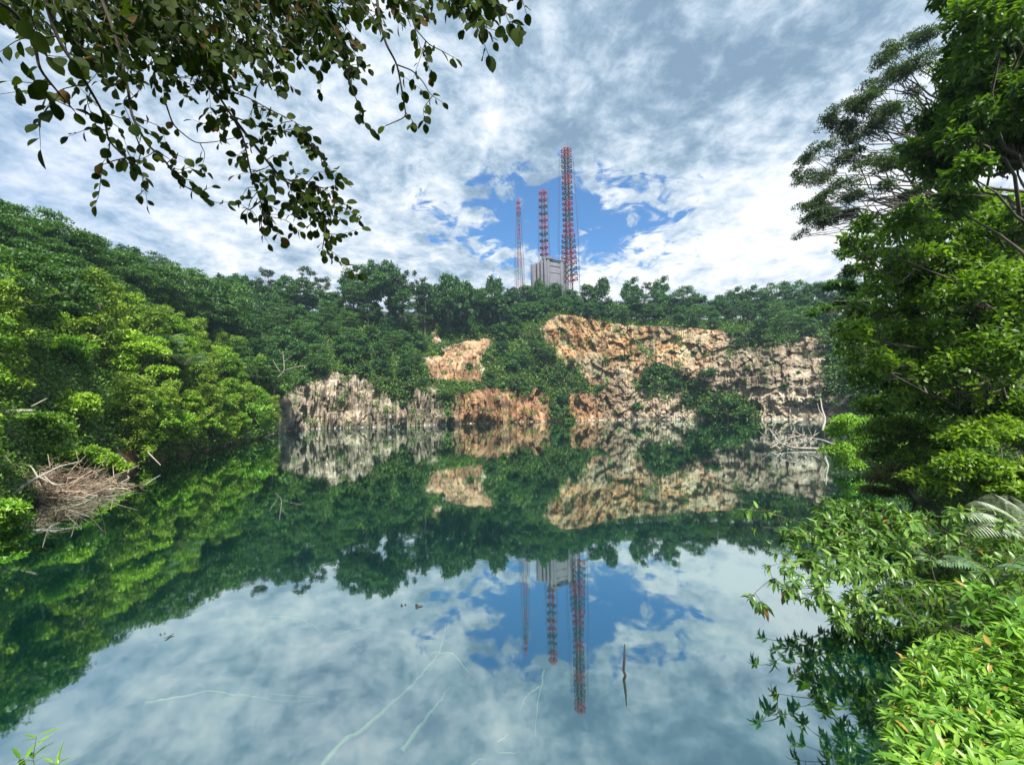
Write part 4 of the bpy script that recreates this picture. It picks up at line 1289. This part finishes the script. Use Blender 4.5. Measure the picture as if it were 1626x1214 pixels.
    for (x, y, D), r_ in (((250, -40, 3.0), .035), ((150, -30, 2.8), .03), ((60, -40, 2.2), .03), ((490, -60, 3.1), .03), ((645, -60, 3.0), .022), ((745, -60, 2.6), .02), ((400, -80, 3.8), .03)):
        e_ = w_(x, y, D)
        k_ = T[rng.integers(6, 9)]
        md = (Vector(tuple(k_)) + e_) / 2 + Vector((0, 0, .25))
        t_ = np.linspace(0, 1, 9)[:, None]
        cv = (1 - t_) ** 2 * k_ + 2 * t_ * (1 - t_) * np.array(tuple(md)) + t_ ** 2 * np.array(tuple(e_))
        cv[1:-1] += rng.normal(0, .02, (7, 3))
        tr.tube(cv, np.linspace(r_ * 1.8, r_ * .6, 9), 7)
    tr.build('trunk', M['twig'], o, True)
    brn = tb.build('branch', M['twig'], o, True)
    LS_ = np.array(LS)
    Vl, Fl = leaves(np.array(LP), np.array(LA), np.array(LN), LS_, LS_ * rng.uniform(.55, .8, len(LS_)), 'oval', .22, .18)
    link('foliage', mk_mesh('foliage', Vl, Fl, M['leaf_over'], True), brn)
    tag(o, 'dark branches with round leaves hanging into the top left of the view', 'tree')


over_tree()

# small sapling at the bottom left
b_ = px(48, 1290, 3.0)
whorl_plant('sapling', 'small light green sapling at the bottom left corner', 'plant', (b_.x, b_.y, max(b_.z - .5, 0)), [px(58, 1168, 3.0), px(52, 1195, 3.0), px(100, 1204, 3.0), px(30, 1205, 3.0), px(75, 1212, 2.95), px(60, 1225, 3.0)], M['leaf_bush'], (4, 6), .13, .26, .004, .2, forks=1)


# ------------------------------------------------------------------ dead wood
def deadwood(name, label, cat, segs, mat, base=None):
    "segs: list of (points [(x,y,D)], r0, r1); all seen pixels turned into real places"
    pts0 = px(*segs[0][0][0])
    o = MB()
    org = Vector(base) if base else pts0
    for pts, r0, r1 in segs:
        P = np.array([tuple(px(*p_) - org) for p_ in pts])
        t_ = np.linspace(0, len(P) - 1, (len(P) - 1) * 4 + 1)
        Pi = np.stack([np.interp(t_, np.arange(len(P)), P[:, k_]) for k_ in range(3)], 1)
        Pi[1:-1] = (Pi[:-2] + Pi[1:-1] * 2 + Pi[2:]) / 4
        o.tube(Pi, np.linspace(r0, r1, len(Pi)), 6)
    ob = o.build(name, mat, None, True)
    ob.location = org
    return tag(ob, label, cat)


deadwood('fallen_branch', 'long bleached fallen branch with side twigs across the dry brush', 'branch',
         [([(12, 793, 24), (40, 768, 25), (62, 757, 26), (95, 740, 27.5), (130, 732, 29)], .11, .04), ([(62, 757, 26), (80, 765, 25.5), (98, 772, 25.5)], .05, .02), ([(62, 760, 26), (50, 740, 27), (32, 735, 27)], .05, .02), ([(70, 755, 26), (85, 770, 25), (105, 768, 25)], .04, .02)], M['dead'])
deadwood('fallen_branch', 'pale curved branch reaching from the cliff corner down to the water', 'branch',
         [([(435, 688, 99), (420, 694, 98), (408, 708, 95), (405, 718, 93), (414, 735, 78), (428, 742, 74)], .24, .14), ([(428, 742, 74), (440, 752, 68), (454, 768, 60)], .12, .07), ([(428, 742, 74), (436, 758, 66)], .1, .05)], M['dead'])
deadwood('dead_shrub', 'tangle of pale dead roots under the rounded light green shrub', 'shrub',
         [([(375, 680, 90), (380, 695, 86), (388, 712, 80)], .2, .1), ([(378, 690, 88), (370, 702, 84), (372, 715, 79)], .15, .08), ([(375, 682, 90), (368, 690, 88), (362, 700, 85)], .12, .05), ([(376, 684, 90), (388, 680, 89), (396, 690, 88)], .12, .05), ([(380, 695, 87), (394, 700, 84), (400, 711, 80)], .1, .05), ([(345, 705, 80), (353, 692, 84)], .09, .05)], M['dead'])
deadwood('fallen_branch', 'short crooked white branch hanging off the orange earth face', 'branch',
         [([(182, 700, 44), (190, 722, 42), (200, 734, 40.5), (206, 742, 39.5), (203, 750, 38.5)], .10, .05),], M['dead'])
deadwood('dead_twig', 'short straight bleached stick slanting down to the water right of the earth face', 'twig', [([(235, 718, 43), (246, 729, 42), (255, 738, 41)], .06, .03)], M['dead'])
deadwood('fallen_log', 'grey log lying in the leaves at the left edge', 'log', [([(0, 655, 30), (25, 653, 31), (55, 652, 32)], .17, .12), ([(50, 645, 32), (75, 632, 33)], .05, .03)], M['dead'])
deadwood('dead_branch', 'forked pale bare branch in the umbrella trees of the left slope', 'branch',
         [([(440, 600, 112), (452, 588, 112), (450, 566, 112), (449, 558, 112)], .12, .06), ([(452, 588, 112), (470, 582, 111), (488, 580, 110)], .12, .05), ([(450, 575, 112), (458, 568, 112), (464, 565, 112)], .07, .04), ([(445, 590, 112), (438, 580, 112), (434, 572, 112)], .07, .04)], M['dead'])
# fallen tree lying in the water near the right cliff
ft = []
R_ = np.random.default_rng(5)
ft.append(([(1330, 708, 52), (1305, 698, 55), (1275, 694, 58), (1250, 690, 60)], .15, .07))
ft.append(([(1300, 712, 50), (1260, 711, 51), (1238, 704, 53), (1222, 681, 57)], .15, .07))
ft.append(([(1238, 712, 50), (1230, 706, 52), (1217, 700, 53)], .12, .05))
for _ in range(34):
    x, y = R_.uniform(1222, 1300), R_.uniform(694, 712)
    D = 52 + R_.uniform(-1, 5)
    a = R_.uniform(-2.9, -.2); l_ = R_.uniform(12, 30)
    ft.append(([(x, y, D), (x + math.cos(a) * l_ * .5 + R_.uniform(-4, 4), y + math.sin(a) * l_ * .5, D), (x + math.cos(a) * l_, y + math.sin(a) * l_, D)], .075, .03))
deadwood('fallen_tree', 'leafless fallen tree with many pale twigs lying in the water by the right cliff', 'fallen tree', ft, bark_mat('grey_deadwood', (.12, .10, .09), (.50, .46, .40), 3))
deadwood('dead_sapling', 'thin whitish leaning dead sapling between the fallen tree and the right shrubs', 'branch', [([(1306, 684, 60), (1311, 665, 61), (1305, 648, 62), (1303, 632, 63)], .16, .06), ([(1311, 668, 61), (1300, 650, 62), (1298, 640, 62)], .08, .04)], M['dead'])
deadwood('dead_twig', 'thin bare twig poking out over the water below the round shrub', 'twig', [([(1375, 752, 27), (1345, 750, 27), (1310, 753, 27)], .045, .015), ([(1345, 750, 27), (1325, 757, 27)], .02, .01)], M['dead'])
deadwood('bare_branch', 'bare brown branch crossing the leaves inside the overhanging shrub', 'branch', [([(1340, 932, 11.4), (1358, 915, 11.3), (1378, 902, 11.2)], .02, .01)], M['dead'])
# dark stick standing in the lake
zs_ = px(994, 1078, 8.45)
stick = MB()
stick.tube([(0.02, 0, -.35), (0, 0, -.02), (-.035, .02, .08), (-.01, .03, .30), (.0, .02, .56)], [.028, .026, .026, .022, .010], 7)
so = stick.build('stick', M['darkwood'], None, True)
so.location = (zs_.x, zs_.y, 0)
tag(so, 'thin dark crooked stick standing upright out of the lake', 'stick')


# branches drowned just under the surface
def sunk(label, polys, r_):
    org = None
    mb = MB()
    for pts, k_ in polys:
        P = []
        for x, y, dep in pts:
            d = ray(x, y)
            t_ = (EYE + .07 + dep * .8) / -d.z
            P.append(Vector((0, 0, EYE)) + d * t_)
        if org is None: org = P[0].copy()
        P = np.array([tuple(p_ - org) for p_ in P])
        t_ = np.linspace(0, len(P) - 1, (len(P) - 1) * 5 + 1)
        Pi = np.stack([np.interp(t_, np.arange(len(P)), P[:, q]) for q in range(3)], 1)
        for _ in range(2): Pi[1:-1] = (Pi[:-2] + Pi[1:-1] * 2 + Pi[2:]) / 4
        Pi[:, :2] += np.cumsum(rng.normal(0, .007, (len(Pi), 2)), 0); Pi[:, 2] -= np.abs(np.cumsum(rng.normal(0, .02, len(Pi))))
        mb.tube(Pi, np.linspace(r_ * k_, r_ * k_ * .25, len(Pi)) * rng.uniform(.75, 1.2, len(Pi)), 6)
    o = mb.build('sunken_branch', M['algae'], None, True)
    o.location = org
    tag(o, label, 'branch')


sunk('longest algae-green sunken branch running from the bottom edge up the lake centre', [([(508, 1218, .32), (540, 1180, .28), (590, 1140, .2), (640, 1100, .14), (672, 1062, .08), (692, 1034, .0), (700, 1005, -.01), (705, 978, .02)], 1.0), ([(692, 1034, .0), (718, 1034, .0), (735, 1050, -.01), (756, 1074, .1)], .45)], .042)
sunk('thin white sunken branch lying level in the lower left of the lake', [([(232, 1114, .15), (290, 1104, .02), (336, 1092, -.01), (380, 1095, .0), (430, 1098, .0), (500, 1102, .1)], .8), ([(430, 1098, .02), (520, 1108, .3)], .4)], .028)
sunk('short pale sunken branch just right of the middle mast reflection', [([(864, 1062, .0), (860, 1085, -.01), (853, 1108, .0), (850, 1150, .35)], .8), ([(858, 1088, .1), (838, 1098, .1), (824, 1122, .3)], .5)], .03)
sunk('faint curved sunken twig high in the middle left of the lake', [([(425, 977, .2), (475, 976, .0), (500, 990, -.01), (516, 1006, .3)], .8), ([(530, 1006, .2), (560, 995, .0), (592, 986, -.01)], .6), ([(560, 1024, .2), (585, 1038, .1)], .5)], .025)
sunk('dim thick sunken branch beside the longest sunken branch', [([(638, 1190, 1.0), (672, 1140, .9), (696, 1115, .75), (714, 1088, .95)], 1.1)], .045)
sunk('small sunken twigs near the bottom edge under the tallest mast reflection', [([(790, 1178, .5), (812, 1162, .3)], .6), ([(792, 1194, .1), (806, 1197, .0), (822, 1192, .1)], .5), ([(745, 1212, .5), (768, 1200, .4)], .6)], .03)

for x, y, r_, lb in [(268, 1012, .11, 'dark leaf floating in the left of the lake below the tree reflections'), (256, 1006, .07, 'small dark leaf floating beside the larger one in the left of the lake'), (640, 962, .10, 'small brown leaf floating left of the dark floating leaf near the centre'), (664, 962, .16, 'brown leaf floating near the centre above the longest sunken branch')]:
    d = ray(x, y); P = Vector((0, 0, EYE)) + d * (EYE / -d.z)
    n_ = 3
    r_ *= .5
    Vl, Fl = leaves(rng.normal(0, .03, (n_, 3)) * np.array([1, 1, 0]) + np.array([0, 0, .012]), rdir(n_) * np.array([1, 1, .05]), np.tile([[0, 0, 1.]], (n_, 1)), r_ * 2, r_, 'leaf', .15, .02)
    o = link('floating_leaf', mk_mesh('floating_leaf', Vl, Fl, M['darkwood']), None, (P.x, P.y, 0))
    tag(o, lb, 'leaf')

# dry brush heap on the left shore
b_ = px(85, 778, 28); b_.z = 0
bm = MB(); P_, A_ = [], []
for _ in range(2600):
    x = rng.normal(0, 1.35); y = rng.normal(0, .9)
    env = max(0, 1 - (x / 4.6) ** 2 - (y / 2.8) ** 2)
    z = rng.uniform(0, 1) ** 1.5 * 1.7 * env * (.5 + .9 * noise.noise(Vector((x * .8, y * .8, 2))) + .3)
    P_.append((x, y, z)); d = rdir(1)[0]; d[2] *= .5; A_.append(d)
P_ = np.array(P_); A_ = unit(np.array(A_))
for i in range(0, 2600):
    l_ = rng.uniform(.25, .9) if i % 9 else rng.uniform(1.2, 2.4)
    mid = P_[i] + A_[i] * l_ * .5 + rng.normal(0, .16 * l_, 3)
    q_ = 1.0 if i % 9 else 2.2
    bm.tube([P_[i], mid, P_[i] + A_[i] * l_], [.016 * q_, .012 * q_, .006 * q_], 4)
br = bm.build('brush_heap', M['dry'])
br.location = b_; br.rotation_euler = (0, 0, R(62))
tag(br, 'heap of dry brown brushwood at the waterline of the left bank', 'brush', kind='stuff')
b_ = px(222, 672, 52)
frond_plant('dead_fern', 'reddish brown dead fern above the orange earth face', 'fern', b_, [b_ + Vector((math.cos(a_) * 1.9, math.sin(a_) * 1.5, rng.uniform(-.3, 1.2))) for a_ in np.linspace(0, 6.28, 15)[:-1]], M['dry'], 16, .5, .12, .03)


# ------------------------------------------------------------------ masts and building on the far hill
def mast(label, x, ytop, D, zbase, w0, w1, bands, ring_from, ring_r, nring, leg_r, guard=None, rr=.16):
    tp = px(x, ytop, D)
    o = empty('radio_mast', (tp.x, tp.y, zbase))
    H = tp.z - zbase
    nb_ = bands
    sec = H / nb_
    cnr = [(1, 1), (-1, 1), (-1, -1), (1, -1)]
    wid = lambda z: (w0 + (w1 - w0) * min(1, z / (H * .75))) / 2
    step = sec / 3
    for k_ in range(nb_):
        mb = MB(); isred = (nb_ - k_) % 2 == 1
        z0 = k_ * sec
        for q in range(3):
            za, zb = z0 + q * step, z0 + (q + 1) * step
            wa, wb = wid(za), wid(zb)
            for i in range(4):
                a, b = cnr[i], cnr[(i + 1) % 4]
                mb.tube([(a[0] * wa, a[1] * wa, za), (a[0] * wb, a[1] * wb, zb)], leg_r, 4)
                mb.tube([(a[0] * wa, a[1] * wa, za), (b[0] * wb, b[1] * wb, zb)], leg_r * .5, 3)
                mb.tube([(b[0] * wa, b[1] * wa, za), (a[0] * wb, a[1] * wb, zb)], leg_r * .5, 3)
                mb.tube([(a[0] * wb, a[1] * wb, zb), (b[0] * wb, b[1] * wb, zb)], leg_r * .6, 3)
        mb.build('lattice_section', M['red'] if isred else M['white'], o)['label'] = 'red painted lattice section' if isred else 'white lattice section in backlit grey'
    # dipole rings: each level a cross of arms with upturned tips
    for k_ in range(nring):
        z = H * (ring_from + (1 - ring_from) * (k_ + .5) / nring)
        rb = MB()
        R1 = ring_r(z / H)
        for q in range(8):
            a = q * math.pi / 4 + .2
            ca, sa = math.cos(a), math.sin(a)
            rb.tube([(ca * wid(z) * .6, sa * wid(z) * .6, z - .5), (ca * R1, sa * R1, z + .45)], rr, 4)
            a2 = a + math.pi / 4
            if q % 2 == 0 or R1 > 3:
                rb.tube([(ca * R1, sa * R1, z + .45), (math.cos(a2) * R1, math.sin(a2) * R1, z + .45)], rr * .6, 4)
            rb.tube([(ca * R1, sa * R1, z - .3), (ca * R1, sa * R1, z + 1.1)], rr * .8, 4)
        fr = (z / H * nb_)
        q = rb.build('antenna_ring', M['red'] if (nb_ - int(fr)) % 2 == 1 else M['steel'], o)
    if guard:
        gb = MB()
        for q in range(6):
            a = q * math.pi / 3 + .3
            r1, r2, zt = guard
            gb.tube([(math.cos(a) * r1, math.sin(a) * r1, 0), (math.cos(a) * r1, math.sin(a) * r1, H * zt * .5), (math.cos(a) * r2, math.sin(a) * r2, H * zt)], .09, 4)
        gb.build('cage_wires', M['steel'], o)
    cap = MB()
    cap.tube([(0, 0, H - .5), (0, 0, H + 2.2)], [.25, .12], 6)
    cap.build('finial', M['red'], o)
    return tag(o, label, 'mast', )


mast('tallest red and white lattice mast, ringed with antennas, right of the building', 899, 236, 296, 70, 4.6, 3.0, 13, .20, lambda f: 3.7 if f > .5 else 4.6 + 2.6 * (.5 - f) / .3 * .6, 25, .20, (8.0, 5.6, .93), .36)
mast('middle red and white lattice mast rising behind the concrete building', 862, 302, 306, 78, 4.2, 2.6, 9, .25, lambda f: 3.0, 13, .19, (4.6, 3.8, .95), .36)
mast('slimmest and shortest lattice mast, left of the building', 823, 318, 300, 68, 6.4, 1.4, 9, .86, lambda f: 1.7, 3, .15, (3.6, 1.6, .93), .14)
for o in bpy.data.objects:
    if o.name.startswith('radio_mast'): o['group'] = 'radio masts on the hilltop'

# concrete transmitter building with corner towards the lake
c0 = px(868, 440, 286)
zt = px(868, 412, 286).z
zb = 66.0
bld = empty('concrete_building', (c0.x, c0.y, zb))
Hb = zt - zb
wl, wr_ = MB(), MB()
ar = R(28)      # right face runs away to the right
dr = Vector((math.cos(ar), math.sin(ar), 0)); dl = Vector((-math.cos(R(50)), math.sin(R(50)), 0))


def slab(mb, o_, d, n_, s0, s1, z0, z1, th, outw=0.0):
    "vertical slab along d from s0 to s1, thickness th inward, proud of the face by outw"
    a = o_ + d * s0 - n_ * (-outw); b = o_ + d * s1 + n_ * outw
    a2 = a - n_ * th; b2 = b - n_ * th
    V_ = [(*p_.xy, z) for z in (z0, z1) for p_ in (a, b, b2, a2)]
    mb.add(V_, [[0, 1, 5, 4], [1, 2, 6, 5], [2, 3, 7, 6], [3, 0, 4, 7], [4, 5, 6, 7], [3, 2, 1, 0]])


org = Vector((0, 0, 0))
nr = Vector((dr.y, -dr.x, 0)); nl_ = Vector((-dl.y, dl.x, 0))
if nr.y > 0: nr = -nr
if nl_.y > 0: nl_ = -nl_
LR, LL = 17.5, 15.0
core = MB()
p1 = org; p2 = org + dr * LR; p3 = org + dr * LR + dl * LL; p4 = org + dl * LL
V_ = [(*p_.xy, z) for z in (0, Hb) for p_ in (p1, p2, p3, p4)]
core.add(V_, [[0, 1, 5, 4], [1, 2, 6, 5], [2, 3, 7, 6], [3, 0, 4, 7], [4, 5, 6, 7]])
core.build('wall', M['concrete'], bld)
for s0, s1 in ((0.2, 1.6), (3.4, 5.0), (6.8, 8.6), (10.4, 14.9)):
    fin = MB(); slab(fin, org, dl, nl_, s0, s1, 0, Hb + (.9 if s0 < 6 else .1), .8, .9); fin.build('pier', M['concrete'], bld)
for s0, s1 in ((0.4, 2.2), (11.3, 13.4), (15.4, 17.3)):
    fin = MB(); slab(fin, org, dr, nr, s0, s1, 0, Hb + .3, .6, .7); fin.build('pier', M['concrete'], bld)
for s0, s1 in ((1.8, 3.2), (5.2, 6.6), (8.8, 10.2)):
    gap = MB(); slab(gap, org, dl, nl_, s0, s1, 0, Hb - .6, .3, .05); gap.build('recess_shade', M['concrete_shade'], bld)  # dark strips between the piers, shade painted as colour
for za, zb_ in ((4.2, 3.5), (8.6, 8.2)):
    gap = MB(); slab(gap, org, dr, nr, 2.5, 11.1, Hb - za, Hb - zb_, .3, .06); gap.build('groove_shade', M['concrete_shade'], bld)  # dark strips on the right face, groove shade painted as colour
cap = MB()
slab(cap, org, dr, nr, -.2, LR + .4, Hb + .35, Hb + 1.1, 1.0, .95)
slab(cap, org + dr * 2, dl, nl_, .5, 6, Hb + 1.0, Hb + 3.0, 5.0, 0)
cap.build('parapet', M['concrete'], bld)
tag(bld, 'grey concrete building with vertical piers among the treetops', 'building')

# ------------------------------------------------------------------ haze
hz = MB()
hz.box((0, 150, 85.5), 760, 700, 181)
m, t = new_mat('haze')
pv = t.n('ShaderNodeVolumePrincipled', i={'Color': (0.55, 0.80, 1.0, 1), 'Density': 0.00028, 'Anisotropy': 0.3})
t.t.links.new(pv.outputs[0], t.n('ShaderNodeOutputMaterial').inputs['Volume'])
ho = hz.build('haze', m)
ho.display_type = 'WIRE'
tag(ho, 'thin bluish haze filling the air over the quarry', 'haze', kind='stuff')
